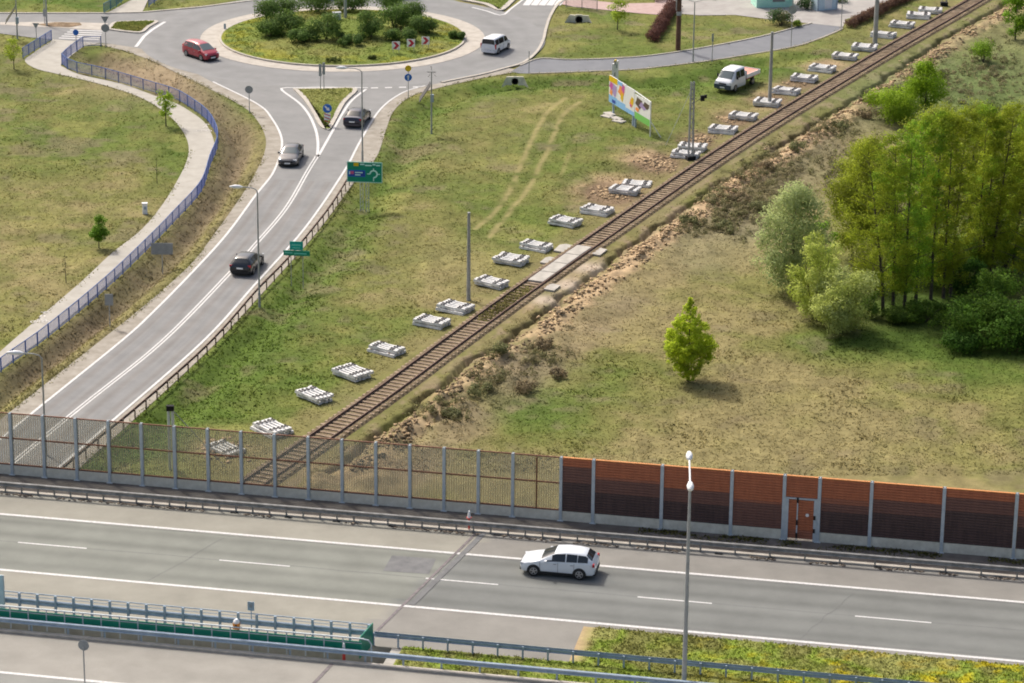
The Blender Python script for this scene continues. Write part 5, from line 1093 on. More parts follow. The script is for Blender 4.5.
# ------------------------------------------------------------------ vehicles
def car_body(st, nround=1):
    """st: stations front to rear (x, zbot, zbelt, ztop, w, wbelt, wtop)"""
    rings = []
    for x, zb, zl, zt, w_, wb, wt in st:
        h = [(0, zb), (.78*w_, zb), (.95*w_, zb+.06), (w_, zb+.20), (w_*1.0, zb+(zl-zb)*.55), (w_*.985, zl-(zl-zb)*.16), (wb, zl), (wt+(wb-wt)*.12, zt-(zt-zl)*.12-.01), (wt*.9, zt-.005), (wt*.6, zt+.018), (0, zt+.028)]
        rings.append([(x, y, z) for y, z in h]+[(x, -y, z) for y, z in h[-2:0:-1]])
    return rings
def loft(b, rings):
    n = len(rings[0]); vs = [p for r in rings for p in r]
    fs = [(i*n+k, i*n+(k+1) % n, (i+1)*n+(k+1) % n, (i+1)*n+k) for i in range(len(rings)-1) for k in range(n)]
    fs += [tuple(range(n))[::-1], tuple((len(rings)-1)*n+k for k in range(n))]; b.add(vs, fs)
def lerp3(a, b, t): return tuple(a[i]+(b[i]-a[i])*t for i in range(3))
def quadpanel(b, c00, c10, c11, c01, u0, u1, v0, v1, off=.012, t=.02):
    def P(u, v): return Vector(lerp3(lerp3(c00, c10, u), lerp3(c01, c11, u), v))
    a, bb_, c, d_ = P(u0, v0), P(u1, v0), P(u1, v1), P(u0, v1); n = (bb_-a).cross(d_-a).normalized()
    cen = (a+bb_+c+d_)/4
    if n.dot(cen-Vector((0, 0, .8))) < 0: n = -n
    q = [p+n*(off-t) for p in (a, bb_, c, d_)]; q2 = [p+n*off for p in (a, bb_, c, d_)]
    if (q2[1]-q2[0]).cross(q2[3]-q2[0]).dot(n) < 0: q, q2 = q[::-1], q2[::-1]
    b.add(q+q2, [(3, 2, 1, 0), (4, 5, 6, 7), (0, 1, 5, 4), (1, 2, 6, 5), (2, 3, 7, 6), (3, 0, 4, 7)])
def screen(b, r0, r1, u0, u1, off=.014, k0=7):
    n = len(r0); ks = list(range(k0, n-k0+1)); V = []
    c = Vector(lerp3(r0[10], r1[10], .5)); t = Vector(r1[10])-Vector(r0[10]); nr = Vector((-t.z, 0, t.x)) if t.x > 0 else Vector((t.z, 0, -t.x)); nr.normalize()
    for u in (u0, (u0+u1)/2, u1):
        for k in ks: V.append(Vector(lerp3(r0[k], r1[k], u))+nr*off)
    m_ = len(ks); ins = .93
    for i in range(3):
        for e_, q in ((0, 1), (m_-1, m_-2)): V[i*m_+e_] = V[i*m_+e_].lerp(V[i*m_+q], .35)
    fs = [(i*m_+j, i*m_+j+1, (i+1)*m_+j+1, (i+1)*m_+j) for i in range(2) for j in range(m_-1)]
    a = (V[1]-V[0]).cross(V[m_]-V[0])
    if a.dot(nr) < 0: fs = [f[::-1] for f in fs]
    b.add(V, fs)
def wheel(parent, x, y, r, side, wdt=.2):
    b = MB(); b.tube([(0, -side*wdt*.5, 0), (0, -side*wdt*.45, 0), (0, side*wdt*.42, 0), (0, side*wdt*.5, 0)], [r*.94, r, r, r*.93], 20); wo = b.build('wheel', MT['black'], parent, smooth=True); wo.location = (x, y, r)
    b = MB(); yy = side*(wdt*.5+.004)
    n = 20; V = [(r*.66*cos(2*pi*i/n), yy, r*.66*sin(2*pi*i/n)) for i in range(n)]+[(r*.56*cos(2*pi*i/n), yy+side*.008, r*.56*sin(2*pi*i/n)) for i in range(n)]
    b.add(V, [((i, n+i, n+(i+1) % n, (i+1) % n) if side > 0 else ((i+1) % n, n+(i+1) % n, n+i, i)) for i in range(n)])
    for k in range(5):
        a = 2*pi*k/5+.3; ca, sa = cos(a), sin(a); q = [(r*.08*(-sa)*1.6+0*ca, r*.08*ca*1.6), (r*.6*ca-.09*r*sa, r*.6*sa+.09*r*ca), (r*.6*ca+.09*r*sa, r*.6*sa-.09*r*ca), (r*.08*sa*1.6, -r*.08*ca*1.6)]
        vv = [(p[0], yy+side*.004, p[1]) for p in q]; b.add(vv if side < 0 else vv[::-1], [(0, 1, 2, 3)])
    b.build('rim', MT['rim'], wo)
def make_car(name, loc, head, pm, st, spec, label, cat='car', group=None):
    e = empty(name, loc, head, label, cat, group); rings = car_body(st); b = MB(); loft(b, rings); body = b.build('body', pm, e, smooth=True)
    gl_ = MT[spec.get('gl', 'glass')]; n = len(rings[0]); iB, iT = 6, 7
    def side_pt(i, k, s): return rings[i][k] if s > 0 else rings[i][(n-k) % n]
    w0, w1 = spec['ws']      # windscreen between stations
    b = MB(); screen(b, rings[w0], rings[w1], .06, .93); b.build('windscreen', gl_, e, smooth=True)
    if spec.get('rw'):
        r0, r1 = spec['rw']; b = MB(); screen(b, rings[r0], rings[r1], .08, .9); b.build('rear_window', MT['glass'], e, smooth=True)
    for s in (1, -1):
        for (i0, u0, i1, u1) in spec['side']:   # window from station i0+u0 to i1+u1, built as one polygon along the belt
            lo, hi = [], []
            ks = sorted(set([i0+u0]+[k for k in range(i0+1, i1+1) if k < i1+u1]+[i1+u1]))
            for k in ks:
                i = min(int(k), len(rings)-2); f = k-i; B = lerp3(side_pt(i, iB, s), side_pt(i+1, iB, s), f); T = lerp3(side_pt(i, iT, s), side_pt(i+1, iT, s), f)
                lo.append(Vector(lerp3(B, T, .03))+Vector((0, s*.014, .004))); hi.append(Vector(lerp3(B, T, .95))+Vector((0, s*.014, .004)))
            b = MB(); m_ = len(lo)
            for k in range(m_-1):
                q = [lo[k], lo[k+1], hi[k+1], hi[k]]; 
                if s > 0: q = q[::-1]
                inn = [p-Vector((0, s*.02, 0)) for p in q]; b.add(inn+q, [(3, 2, 1, 0), (4, 5, 6, 7), (0, 1, 5, 4), (1, 2, 6, 5), (2, 3, 7, 6), (3, 0, 4, 7)])
            b.build('side_window', MT['glass'], e)
    wd = max(q[4] for q in st); r = spec.get('r', .32)
    for x in spec['wh']:
        for s in (1, -1):
            b = MB(); nn_ = 18; V = []
            for i in range(nn_+1): a = pi*i/nn_; V.append((x+(r+.06)*cos(a), s*(wd+.004), r+(r+.06)*sin(a)-.0))
            V += [(x-(r+.06), s*(wd+.004), .2), (x+(r+.06), s*(wd+.004), .2)]
            b.slab(V if s < 0 else V[::-1], (0, -s, 0), .12); b.build('wheel_arch', MT['black'], e); wheel(e, x, s*(wd-.075), r, s)
    F, Rr = st[0][0], st[-1][0]; zb = st[1][1]
    b = MB(); b.box((0, 0, zb+.03), ((F-Rr)*.62, wd*2*.985, .13)); b.build('sill', MT['black'], e)
    hl = spec.get('hl', (F-.12, .62, .66)); tl = spec.get('tl', (Rr+.07, .68, .86))
    for s in (1, -1):
        b = MB(); b.box((hl[0], s*hl[1], hl[2]), (.22, .30, .14), -s*.25); b.build('headlight', MT['head'], e)
        th = spec.get('tlh', .16); tw = spec.get('tlw', .32); b = MB(); b.box((tl[0]+.03, s*(tl[1]+.02), tl[2]), (.13, tw, th), s*.25); b.build('tail_light', MT['tail'], e)
        mx = st[w0][0]-.35; b = MB(); b.box((mx, s*(wd+.09), st[w0][2]+.06), (.12, .2, .14)); b.build('mirror', pm if not spec.get('mblack') else MT['black'], e)
    for x, z, nm in ((F-.0, .42, 'number_plate'), (Rr-.0, spec.get('pz', .78), 'number_plate')):
        b = MB(); s_ = 1 if x > 0 else -1; b.box((x+s_*.03, 0, z), (.03, .52, .12)); b.build(nm, MT['signw'], e)
    for s in (1, -1):
        b = MB()
        for x in spec.get('seams', (.95, -.05, -.95)): b.box((x, s*(wd+.001), .62), (.014, .012, .58))
        b.box((0, s*(wd+.001), .335), (1.9, .012, .014)); b.build('door_seam', MT['black'], e)
        for x in (.12, -.82): b = MB(); b.box((x, s*(wd+.012), .82), (.16, .03, .03)); b.build('door_handle', MT['signback'], e)
    b = MB(); b.box((F-.02, 0, .56), (.08, .85, .14)); b.box((F-.03, 0, .3), (.1, 1.2, .14)); b.build('grille', MT['black'], e)
    b = MB(); b.box((Rr+.05, 0, .36), (.14, 1.45, .2)); b.build('rear_bumper', MT['black'] if spec.get('bb', 1) else pm, e)
    if spec.get('rails'):
        for s in (1, -1): b = MB(); b.tube([(.2, s*.58, spec['rails']), (-1.3, s*.56, spec['rails'])], .025, 6); b.build('roof_rail', MT['black'], e)
    return e
HATCH = [(2.17, .34, .56, .60, .56, .54, .48), (2.10, .24, .62, .67, .76, .74, .66), (1.9, .2, .72, .79, .86, .82, .72), (1.45, .19, .82, .89, .895, .86, .74), (1.0, .19, .90, .97, .9, .87, .74), (.12, .19, .95, 1.40, .9, .875, .60), (-.5, .19, .97, 1.465, .9, .875, .60), (-1.15, .19, .99, 1.44, .9, .87, .59), (-1.62, .2, 1.01, 1.385, .895, .85, .56), (-2.02, .24, 1.0, 1.06, .87, .83, .68), (-2.14, .3, .8, .86, .82, .78, .7), (-2.18, .38, .6, .64, .74, .72, .66)]
hs = dict(ws=(4, 5), rw=(8, 9), side=[(4, .42, 5, .95), (6, .05, 7, .0), (7, .08, 8, .35)], wh=(1.33, -1.3), tl=(-2.08, .70, .88), hl=(1.99, .64, .66), pz=.72)
SEDAN = [(2.3, .34, .56, .60, .58, .56, .5), (2.22, .24, .62, .67, .78, .76, .68), (2.0, .2, .72, .79, .88, .84, .74), (1.5, .19, .83, .9, .905, .87, .74), (1.05, .19, .9, .97, .91, .88, .74), (.25, .19, .94, 1.38, .91, .885, .58), (-.4, .19, .96, 1.44, .91, .885, .58), (-1.05, .19, .98, 1.39, .91, .88, .57), (-1.75, .19, 1.0, 1.06, .905, .86, .66), (-2.2, .22, .97, 1.03, .88, .84, .72), (-2.3, .3, .8, .86, .82, .8, .7), (-2.33, .38, .6, .64, .74, .72, .66)]
ssd = dict(ws=(4, 5), rw=(7, 8), side=[(4, .42, 5, .95), (6, .05, 7, .35)], wh=(1.42, -1.38), tl=(-2.24, .68, .85), hl=(2.1, .66, .67), pz=.66, bb=0)
MPV = [(2.2, .34, .6, .66, .6, .58, .5), (2.12, .24, .7, .78, .8, .76, .68), (1.9, .2, .82, .9, .87, .84, .72), (1.5, .19, .95, 1.04, .9, .87, .74), (.55, .19, 1.03, 1.58, .905, .88, .6), (-.3, .19, 1.04, 1.66, .905, .88, .61), (-1.2, .19, 1.06, 1.65, .905, .88, .6), (-1.8, .2, 1.08, 1.58, .9, .87, .58), (-2.1, .24, 1.06, 1.12, .88, .85, .72), (-2.2, .34, .8, .86, .8, .78, .7)]
ms = dict(ws=(3, 4), rw=(7, 8), side=[(3, .45, 4, .95), (5, .05, 6, .0), (6, .1, 7, .0)], wh=(1.33, -1.35), tl=(-2.1, .72, 1.0), hl=(1.98, .66, .76), pz=.72, tlh=.3, tlw=.2, gl='glassl')
VAN = [(2.2, .34, .7, .76, .66, .64, .56), (2.12, .24, .85, .95, .86, .82, .72), (1.75, .2, 1.02, 1.12, .92, .88, .76), (1.0, .19, 1.1, 1.74, .93, .91, .70), (.3, .19, 1.12, 1.84, .93, .91, .74), (-1.2, .19, 1.12, 1.86, .93, .91, .75), (-2.0, .2, 1.12, 1.84, .93, .91, .74), (-2.22, .24, 1.12, 1.78, .92, .90, .72), (-2.28, .3, 1.1, 1.16, .91, .89, .82), (-2.32, .36, .7, .8, .86, .84, .8)]
vsp = dict(ws=(2, 3), rw=(7, 8), side=[(2, .5, 3, .95), (4, .1, 5, .0), (5, .12, 6, .75)], wh=(1.4, -1.4), tl=(-2.24, .86, 1.0), hl=(2.0, .7, .86), pz=.75, tlh=.5, tlw=.12, bb=0)
def place(px, py, z=0): return (*G(px, py, z), z)
x_, y_ = G(559.5, 572, ZD)
P_white = paint('paint_white', (.66, .69, .71)); P_red = paint('paint_red', (.33, .012, .03)); P_black = paint('paint_black', (.012, .016, .02)); P_dark = paint('paint_dark', (.02, .017, .03)); P_grey = paint('paint_grey', (.05, .05, .056)); P_van = paint('paint_van', (.68, .69, .71))
make_car('hatchback_car', (x_, y_, ZD+.01), R(169), P_white, [tuple([q[0]*.965]+list(q[1:])) for q in HATCH], dict(hs, wh=(1.29, -1.25), tl=(-2.02, .70, .88), hl=(1.92, .64, .66)), 'white hatchback driving left on the motorway')
make_car('hatchback_car', place(247.5, 269), R(79), P_black, HATCH, hs, 'black car seen from behind beside the street lamp on the side road')
make_car('sedan_car', place(357.5, 122.5), R(80), P_dark, SEDAN, ssd, 'dark car seen from behind approaching the roundabout')
make_car('sedan_car', place(291, 161), R(266), P_grey, SEDAN, dict(ssd, gl='glassl'), 'dark grey car facing the camera, leaving the roundabout')
make_car('family_car', place(201, 57.5), R(-50), P_red, MPV, ms, 'red car entering the roundabout from the left')
make_car('passenger_van', place(496, 51), R(66), P_van, [tuple([q[0]*.86]+[v*.93 for v in q[1:]]) for q in VAN], dict(vsp, wh=(1.22, -1.22), tl=(-1.95, .8, .93), hl=(1.75, .66, .8)), 'small white van driving round the right side of the roundabout')
make_car('delivery_van', place(318, -2), R(2), P_van, VAN, vsp, 'white vehicle behind the island bushes cut by the top edge', 'van')
make_car('sedan_car', place(392, -3), R(185), P_black, VAN, dict(vsp), 'black vehicle on the far side of the roundabout cut by the top edge')
# flatbed truck
e = empty('flatbed_truck', place(735, 87), R(237), 'white crew-cab truck with pinkish flatbed parked on the grass by the track', 'truck')
CAB = [(2.55, .4, .8, .9, .85, .83, .7), (2.48, .3, .95, 1.05, .94, .9, .78), (2.15, .26, 1.12, 1.22, .96, .92, .8), (1.45, .25, 1.22, 2.0, .97, .94, .74), (.9, .25, 1.24, 2.12, .97, .94, .76), (-.3, .25, 1.24, 2.14, .97, .94, .76), (-.42, .26, 1.24, 2.1, .95, .93, .75)]
rings = car_body(CAB); b = MB(); loft(b, rings); b.build('cab', P_van, e, smooth=True)
b = MB(); n = len(rings[0]); screen(b, rings[2], rings[3], .08, .92); b.build('windscreen', MT['glassl'], e, smooth=True)
for s in (1, -1):
    for x0_, x1_, zt in ((1.35, .68, 1.92), (.58, -.2, 1.95)):
        b = MB(); pts_ = [(x0_+(.18 if x0_ > 1 else 0), s*.955, 1.28), (x1_, s*.955, 1.28), (x1_, s*.81, zt), (x0_-.02, s*.815, zt)]; b.slab(pts_ if s < 0 else pts_[::-1], (0, s, .25), .02); b.build('side_window', MT['glass'], e)
    b = MB(); b.box((1.55, s*1.1, 1.4), (.1, .16, .32)); b.build('mirror', MT['black'], e); b = MB(); b.box((2.4, s*.72, .92), (.22, .32, .24), -s*.3); b.build('headlight', MT['head'], e)
    for x in (1.65, -1.9): wheel(e, x, s*.88, .36, s, .24)
    b = MB(); b.box((-1.85, s*1.0, 1.12), (2.75, .05, .4)); b.build('bed_side', MT['white'], e)
b = MB(); b.box((-1.85, 0, .9), (2.8, 2.02, .1)); b.build('bed_floor', MT['truckbed'], e); b = MB(); b.box((-1.85, 0, 1.15), (2.66, 1.92, .22)); b.build('bed_cover', MT['truckbed'], e)
b = MB(); b.box((-3.24, 0, 1.12), (.05, 2.04, .4)); b.box((-.5, 0, 1.3), (.05, 2.04, .8)); b.build('tailboard', MT['white'], e)
b = MB(); b.box((-.4, 0, .6), (5.2, .9, .3)); b.build('chassis', MT['black'], e); b = MB(); b.box((2.53, 0, .55), (.18, 1.85, .42)); b.build('bumper', mat('bumper_blue_grey', (.04, .06, .09), (.06, .08, .11), 2, .5), e); b = MB(); b.box((2.62, 0, .5), (.02, .52, .12)); b.build('number_plate', MT['signw'], e); b = MB(); b.box((2.56, 0, .85), (.06, .8, .12)); b.build('grille', MT['black'], e)

# kiosks at the top right
e = empty('kiosk', (*G(772, 5), 0), R(10), 'mint-coloured kiosk at the top edge right of the square', 'kiosk'); b = MB(); b.box((0, 0, 1.1), (4.2, 2.6, 2.2)); b.build('body', MT['kiosk'], e); b = MB(); b.box((0, 0, 2.3), (4.6, 3.2, .14)); b.build('roof', MT['kiosk'], e); b = MB(); b.box((.4, -1.32, 1.2), (1.4, .05, 1.1)); b.build('window', MT['glassl'], e)
e = empty('cabinet', (*G(824, 9), 0), R(25), 'pale blue service cabinet at the top edge by the driveway', 'cabinet'); b = MB(); b.box((0, 0, 1.3), (2.6, 1.4, 2.6)); b.build('body', MT['cab'], e); b = MB(); b.box((.1, -.72, 1.2), (.9, .05, 2.0)); b.build('door', MT['white'], e); b = MB(); b.box((1.2, -.72, 1.2), (.15, .06, 2.4)); b.box((-1.2, -.72, 1.2), (.15, .06, 2.4)); b.build('frame', MT['zincb'], e)

# ------------------------------------------------------------------ trees and bushes
def leaves(name, cl, n, size, col, parent=None, seed=1, var=.25, shell=.55, zmin=.05, up=.35, light=None):
    """leaf-sized faces through clumps; cl: list of (x,y,z,rx,ry,rz)"""
    r = np.random.RandomState(seed); cl = np.array(cl, float); vol = cl[:, 3]*cl[:, 4]*cl[:, 5]; p = vol**.75; p /= p.sum(); k = r.choice(len(cl), n, p=p)
    d = r.normal(size=(n, 3)); d /= np.linalg.norm(d, axis=1)[:, None]; rad = (shell+(1-shell)*r.uniform(0, 1, n))**.8*r.uniform(.82, 1.08, n)
    P = cl[k, :3]+d*cl[k, 3:6]*rad[:, None]; ok = P[:, 2] > zmin; P, d, k = P[ok], d[ok], k[ok]; n = len(P)
    N = d+r.normal(size=(n, 3))*.7+np.array([0, 0, up]); N /= np.linalg.norm(N, axis=1)[:, None]; A = np.cross(N, r.normal(size=(n, 3))); A /= np.linalg.norm(A, axis=1)[:, None]; B = np.cross(N, A)
    s = size*r.uniform(.55, 1.25, n)[:, None]; q = np.stack([P-A*s, P-B*s*.62, P+A*s, P+B*s*.62], 1).reshape(-1, 3)
    cv = r.uniform(1-var*.6, 1+var*.6, len(cl))[k]*r.uniform(1-var, 1+var, n); c = np.array(col)[None]*cv[:, None]
    if light is not None: m_ = (r.uniform(0, 1, len(cl))[k] > .55); c[m_] = c[m_]*.4+np.array(light)[None]*.6
    nn = d*.75+N*.55+np.array([0, 0, .25]); nn /= np.linalg.norm(nn, axis=1)[:, None]
    return npmesh(name, q, np.arange(4*n).reshape(-1, 4), MT['leaf'], np.repeat(c*1.45, 4, 0), parent=parent, nrm=np.repeat(nn, 4, 0))
def clumps(h0, h1, rad, n, cr, seed, prof='round'):
    r = np.random.RandomState(seed); out = []
    for i in range(n):
        f = r.uniform(0, 1); z = h0+(h1-h0)*f
        f = r.uniform(0, 1) if prof == 'egg' else f; z = h0+(h1-h0)*f
        R_ = rad*{'round': sqrt(max(.05, 1-(2*f-1)**2)), 'cone': (1-f)**.7*(.55+.9*min(f*3, 1)*.5)+.1, 'egg': ((.25+.75*f/.36) if f < .36 else max(.05, 1-((f-.36)/.64)**1.4)), 'tall': min(1, .55+f)*sqrt(max(.06, 1-max(0, 2*f-1)**2.2))}[prof]
        a = r.uniform(0, 2*pi); q = R_*sqrt(r.uniform(.05, 1)); s = cr*r.uniform(.6, 1.2)*(max(.35, R_/rad) if prof == 'egg' else 1); out.append((q*cos(a), q*sin(a), z, s, s, s*r.uniform(.6, .9)))
    return out
def limbs(b, h, r0, lean=(0, 0), nb=10, bl=1.0, b0=.3, seed=1, top=.012):
    r = np.random.RandomState(seed); pts = [(0, 0, -.3)]; n = 8
    for i in range(1, n+1): f = i/n; pts.append((lean[0]*f**1.3+r.uniform(-.05, .05)*h*.05, lean[1]*f**1.3+r.uniform(-.05, .05)*h*.05, h*f))
    b.tube(pts, [r0*1.25]+[max(top, r0*(1-i/n*.9)) for i in range(1, n+1)], 7)
    P = np.array(pts)
    for k in range(nb):
        f = b0+(1-b0)*(k+.5)/nb; z = h*f; x = np.interp(z, P[:, 2], P[:, 0]); y = np.interp(z, P[:, 2], P[:, 1]); a = r.uniform(0, 2*pi); L = bl*(1.15-f*.75)*r.uniform(.7, 1.2)
        b.tube([(x, y, z), (x+cos(a)*L*.5, y+sin(a)*L*.5, z+L*.28), (x+cos(a)*L, y+sin(a)*L, z+L*.5)], [r0*.3*(1.1-f*.6), r0*.2*(1.1-f*.6), .008], 5)
def tree(name, px, py, ytop, halfw, lbl, cat='tree', col=(.1, .19, .02), n=2500, size=.1, prof='round', ncl=24, b0=.25, crown0=.18, group=None, seed=None, r0=None, light=None, xy=None, lean=(0, 0), shell=.3, hgt=None, cr=.42):
    x, y = xy or G(px, py); h = hgt or pole_h(px, py, ytop); sc = 3000/hypot(y, CH); rad = halfw/sc; seed = seed or int(px*7+py)
    z0 = hz(x, y) if np.hypot(x-RB[0], y-RB[1]) > 13 else .4
    e = empty(name, (x, y, z0), 0, lbl, cat, group); r0 = r0 or max(.03, h*.018)
    b = MB(); limbs(b, h*.92, r0, lean, nb=int(8+h*1.2), bl=rad*.95, b0=b0, seed=seed); b.build('trunk', MT['bark'], e, smooth=True)
    cl = clumps(h*crown0+rad*.15, h-rad*.18, rad*.78, ncl, rad*cr, seed, prof); cl = [(c[0]+lean[0]*(c[2]/h)**1.3, c[1]+lean[1]*(c[2]/h)**1.3, *c[2:]) for c in cl]
    leaves('crown', cl, n, size, col, e, seed, shell=shell, light=light); return e
YG = (.31, .38, .03)
tree('young_tree', 688, 381, 292, 34, 'bright yellow-green young tree standing alone in the right field', col=YG, n=22000, size=.075, prof='egg', ncl=420, b0=.08, crown0=-.02, light=(.34, .42, .02), r0=.09, cr=.19)
tree('young_tree', 99, 248, 216, 11, 'small round green tree standing alone in the left field', col=(.11, .21, .02), n=3600, size=.075, ncl=40, b0=.3, crown0=.22)
tree('young_tree', 166, 126, 88, 11, 'small yellow-green tree beside the bend of the footpath', col=(.23, .32, .03), n=1700, size=.08, ncl=26, b0=.3, crown0=.25)
tree('young_tree', 14, 69, 38, 12, 'small yellow-green tree near the left edge below the solar lamp', col=(.23, .29, .03), n=1100, size=.08, ncl=26, b0=.3, crown0=.25)
tree('young_tree', 617.5, 30, 0, 12, 'thin yellow-green tree on the verge behind the access road', col=(.24, .31, .03), n=1300, size=.09, ncl=16, b0=.35, crown0=.3)
tree('sapling', 66, 283, 251, 4, 'bare brown sapling in the left field', 'sapling', col=(.12, .12, .05), n=60, size=.07, ncl=8, b0=.2, r0=.035)
tree('sapling', 157, 183, 152, 5, 'thin sapling with few leaves beside the footpath', 'sapling', col=(.13, .16, .04), n=110, size=.07, ncl=8, b0=.2, r0=.035)
def bush(px, py, rx, hpx, lbl, col=(.05, .095, .02), n=1200, size=.1, group=None, elong=1.0, rz=0, light=None, name='bush', cat='bush', nc=12, stem=True, sq=1.0):
    """px,py = foot; rx half width in photo px, hpx height in px"""
    x, y = G(px, py); sc = 3000/hypot(y, CH); r_ = rx/sc; h = hpx/sc/.96; seed = int(px*13+py*3) % 9999; r = np.random.RandomState(seed)
    isl_ = hypot(x-RB[0], y-RB[1]); z0 = .18+.55*(1-(isl_/12.75)**2) if isl_ < 12.5 else hz(x, y)
    e = empty(name, (x, y, z0), rz, lbl, cat, group)
    cl = []
    for i in range(nc):
        a = r.uniform(0, 2*pi); q = sqrt(r.uniform(0, 1))*.68; s = min(r_*.6, h*.55)*r.uniform(.6, 1.15)*(1 if nc < 24 else .62); q = q*(1 if nc < 24 else 1.2); zz = h*.5+(h*.5-s*.7)*r.uniform(-1.15, 1)*(1-q*.35); cl.append((r_*q*cos(a), r_*q*sin(a)*elong, zz, s, s, s*.85))
    leaves('foliage', cl, n, size, col, e, seed, shell=.35, light=light)
    if stem:
        b = MB()
        for k in range(5): a = 2*pi*k/5; b.tube([(0, 0, -.15), (r_*.3*cos(a), r_*.3*sin(a)*elong, h*.4), (r_*.5*cos(a), r_*.5*sin(a)*elong, h*.7)], [.05, .03, .01], 5)
        b.build('stems', MT['bark'], e)
    return e
isb = [(270, 33, 12, 24, 'tall dark bush on the left end of the island group'), (283, 22, 13, 18, 'dark bush behind the tall one on the left of the island'), (290, 38, 12, 18, 'round dark bush at the front of the left island group'), (269, 41, 10, 12, 'low bush at the left foot of the island group'), (318, 14, 15, 16, 'wide dark bush at the back of the island left of the mast'), (326, 45, 12, 21, 'separate round dark bush in front of the island mast'), (303, 47, 14, 10, 'low spreading bush left of the separate round bush'), (353, 13, 13, 14, 'dark bush at the back of the island right of the mast'), (371, 43, 12, 20, 'round dark bush in front right of the mast'), (350, 49, 17, 8, 'long low bush in front of the mast'), (389, 16, 12, 18, 'dark bush at the back right of the island'), (395, 34, 13, 20, 'dense dark bush in the middle of the right island group'), (411, 27, 13, 17, 'dark bush behind the right island group'), (421, 37, 11, 13, 'round bush at the right end of the island group'), (398, 45, 15, 9, 'low spreading bush behind the chevron boards'), (457, 40, 7, 5, 'tiny weed bush near the right rim of the island')]
for q in isb: bush(q[0], q[1], q[2]*1.42, q[3]*1.3, q[4]+' on the roundabout' if 'island' not in q[4] else q[4], col=(.075, .125, .03), n=3000, size=.1, group='bushes on the roundabout island', light=(.085, .135, .025))
for a, b_, r_, h_, lb in ((334, 64, 14, 4, 'low dark ground-hugging bush near the front rim of the island'), (372, 62, 5, 4, 'small low bush near the front rim of the island')): bush(a, b_, r_, h_, lb, col=(.07, .09, .02), n=500, size=.08, group='bushes on the roundabout island', elong=.5, stem=False)
bush(781, 25, 15, 17, 'dark green bush on the verge corner at the driveway', col=(.05, .09, .03), n=1800, size=.1, light=(.12, .1, .05)); bush(798, 27, 6, 8, 'small bright green bush beside the dark one at the driveway', col=(.14, .2, .02), n=400, size=.09)
bush(806, 9, 10, 14, 'dark bush between kiosk and pale blue cabinet', col=(.04, .08, .02), n=900, size=.1); bush(839, 2, 10, 10, 'dark bush right of the pale blue cabinet', col=(.04, .08, .02), n=700, size=.1)
# clipped hedges
def hedge(pts, wd, h, lbl, col, n):
    P = resample(pts, .45); off = P[0].copy(); P = P-off; e = empty('hedge', (off[0], off[1], 0), 0, lbl, 'hedge'); cl = []
    r = np.random.RandomState(4)
    for p in P:
        for q in range(5): cl.append((p[0]+r.uniform(-.3, .3)*wd, p[1]+r.uniform(-.3, .3)*wd, h*.5+r.uniform(-.2, .22)*h, wd*.42, wd*.42, h*.36))
    leaves('foliage', cl, n, .085, col, e, 5, shell=.4, var=.2)
    b = MB()
    for p in P[::2]: b.tube([(p[0], p[1], -.1), (p[0]+.05, p[1], h*.7)], [.04, .01], 5)
    b.build('stems', MT['bark'], e)
hedge(GL([(652, 42), (663, 25), (674, 9)]), 1.45, 1.15, 'dark reddish brown clipped hedge on the verge left of the wooden pole', (.085, .04, .032), 14000)
hedge(GL([(850, 28), (868, 19), (890, 9), (915, -3), (935, -12)]), 1.3, 1.1, 'long reddish brown hedge along the driveway at the top right', (.11, .065, .045), 18000)
hedge(GL([(656, 2), (680, -6)]), 1.2, .9, 'short dark hedge at the top edge above the pink pavement', (.07, .04, .03), 1500)
# bushes and trees along the trench
bush(894, 122, 31, 38, 'rounded bright green bush beside the sandy trench', col=(.16, .24, .015), n=11000, size=.09, light=(.2, .29, .02), nc=44)
tree('young_tree', 925, 114, 62, 24, 'upright bright green tree standing behind the rounded bush by the trench', col=(.16, .25, .012), n=10000, size=.09, ncl=60, b0=.1, crown0=.1, light=(.17, .28, .02))
bush(983, 62, 14, 26, 'small bright green bush on the grassy slope at the upper right', col=(.14, .23, .02), n=1800, size=.09)
tree('young_tree', 1015, 40, -6, 18, 'bright green tree at the upper right corner', col=(.12, .22, .015), n=4500, size=.1, ncl=36, b0=.1, crown0=.08, light=(.16, .26, .02))
bush(998, 128, 16, 34, 'sparse grey-green bush on the slope above the tall tree group', col=(.11, .13, .045), n=1300, size=.1, nc=24)
# low grey scrub along the berm
sc = [(741, 205, 16, 10), (762, 212, 14, 12), (725, 232, 18, 9), (765, 172, 15, 9), (800, 152, 16, 10), (840, 130, 14, 9), (528, 392, 15, 12), (480, 398, 17, 10), (500, 362, 14, 10), (545, 352, 16, 9), (690, 226, 12, 8), (452, 420, 12, 8), (560, 378, 12, 9), (900, 95, 14, 7), (935, 75, 13, 7), (868, 118, 14, 8)]
scl = ['beside the willow top', 'just left of the willow', 'above the lone tree field edge', 'on the berm left of the tree group', 'on the berm right of the lattice mast level', 'below the last stacks before the rounded bush', 'at the lower end of the spoil heap', 'on the lower spoil heap near the barrier', 'on the spoil heap below the crossing', 'at the right foot of the spoil heap', 'right of the crossing by the trench', 'nearest the noise barrier on the spoil heap', 'in the green hollow below the spoil heap', 'between the rounded bush and the trench', 'above the upright tree by the trench', 'left of the rounded bush by the trench']
for k, q in enumerate(sc): bush(*q, 'low grey-green scrub bush '+scl[k], col=(.13, .135, .06) if k % 3 else (.17, .135, .08), n=700, size=.09, group='scrub bushes along the trench', elong=1.2, stem=False, cat='bush', name='scrub_bush')
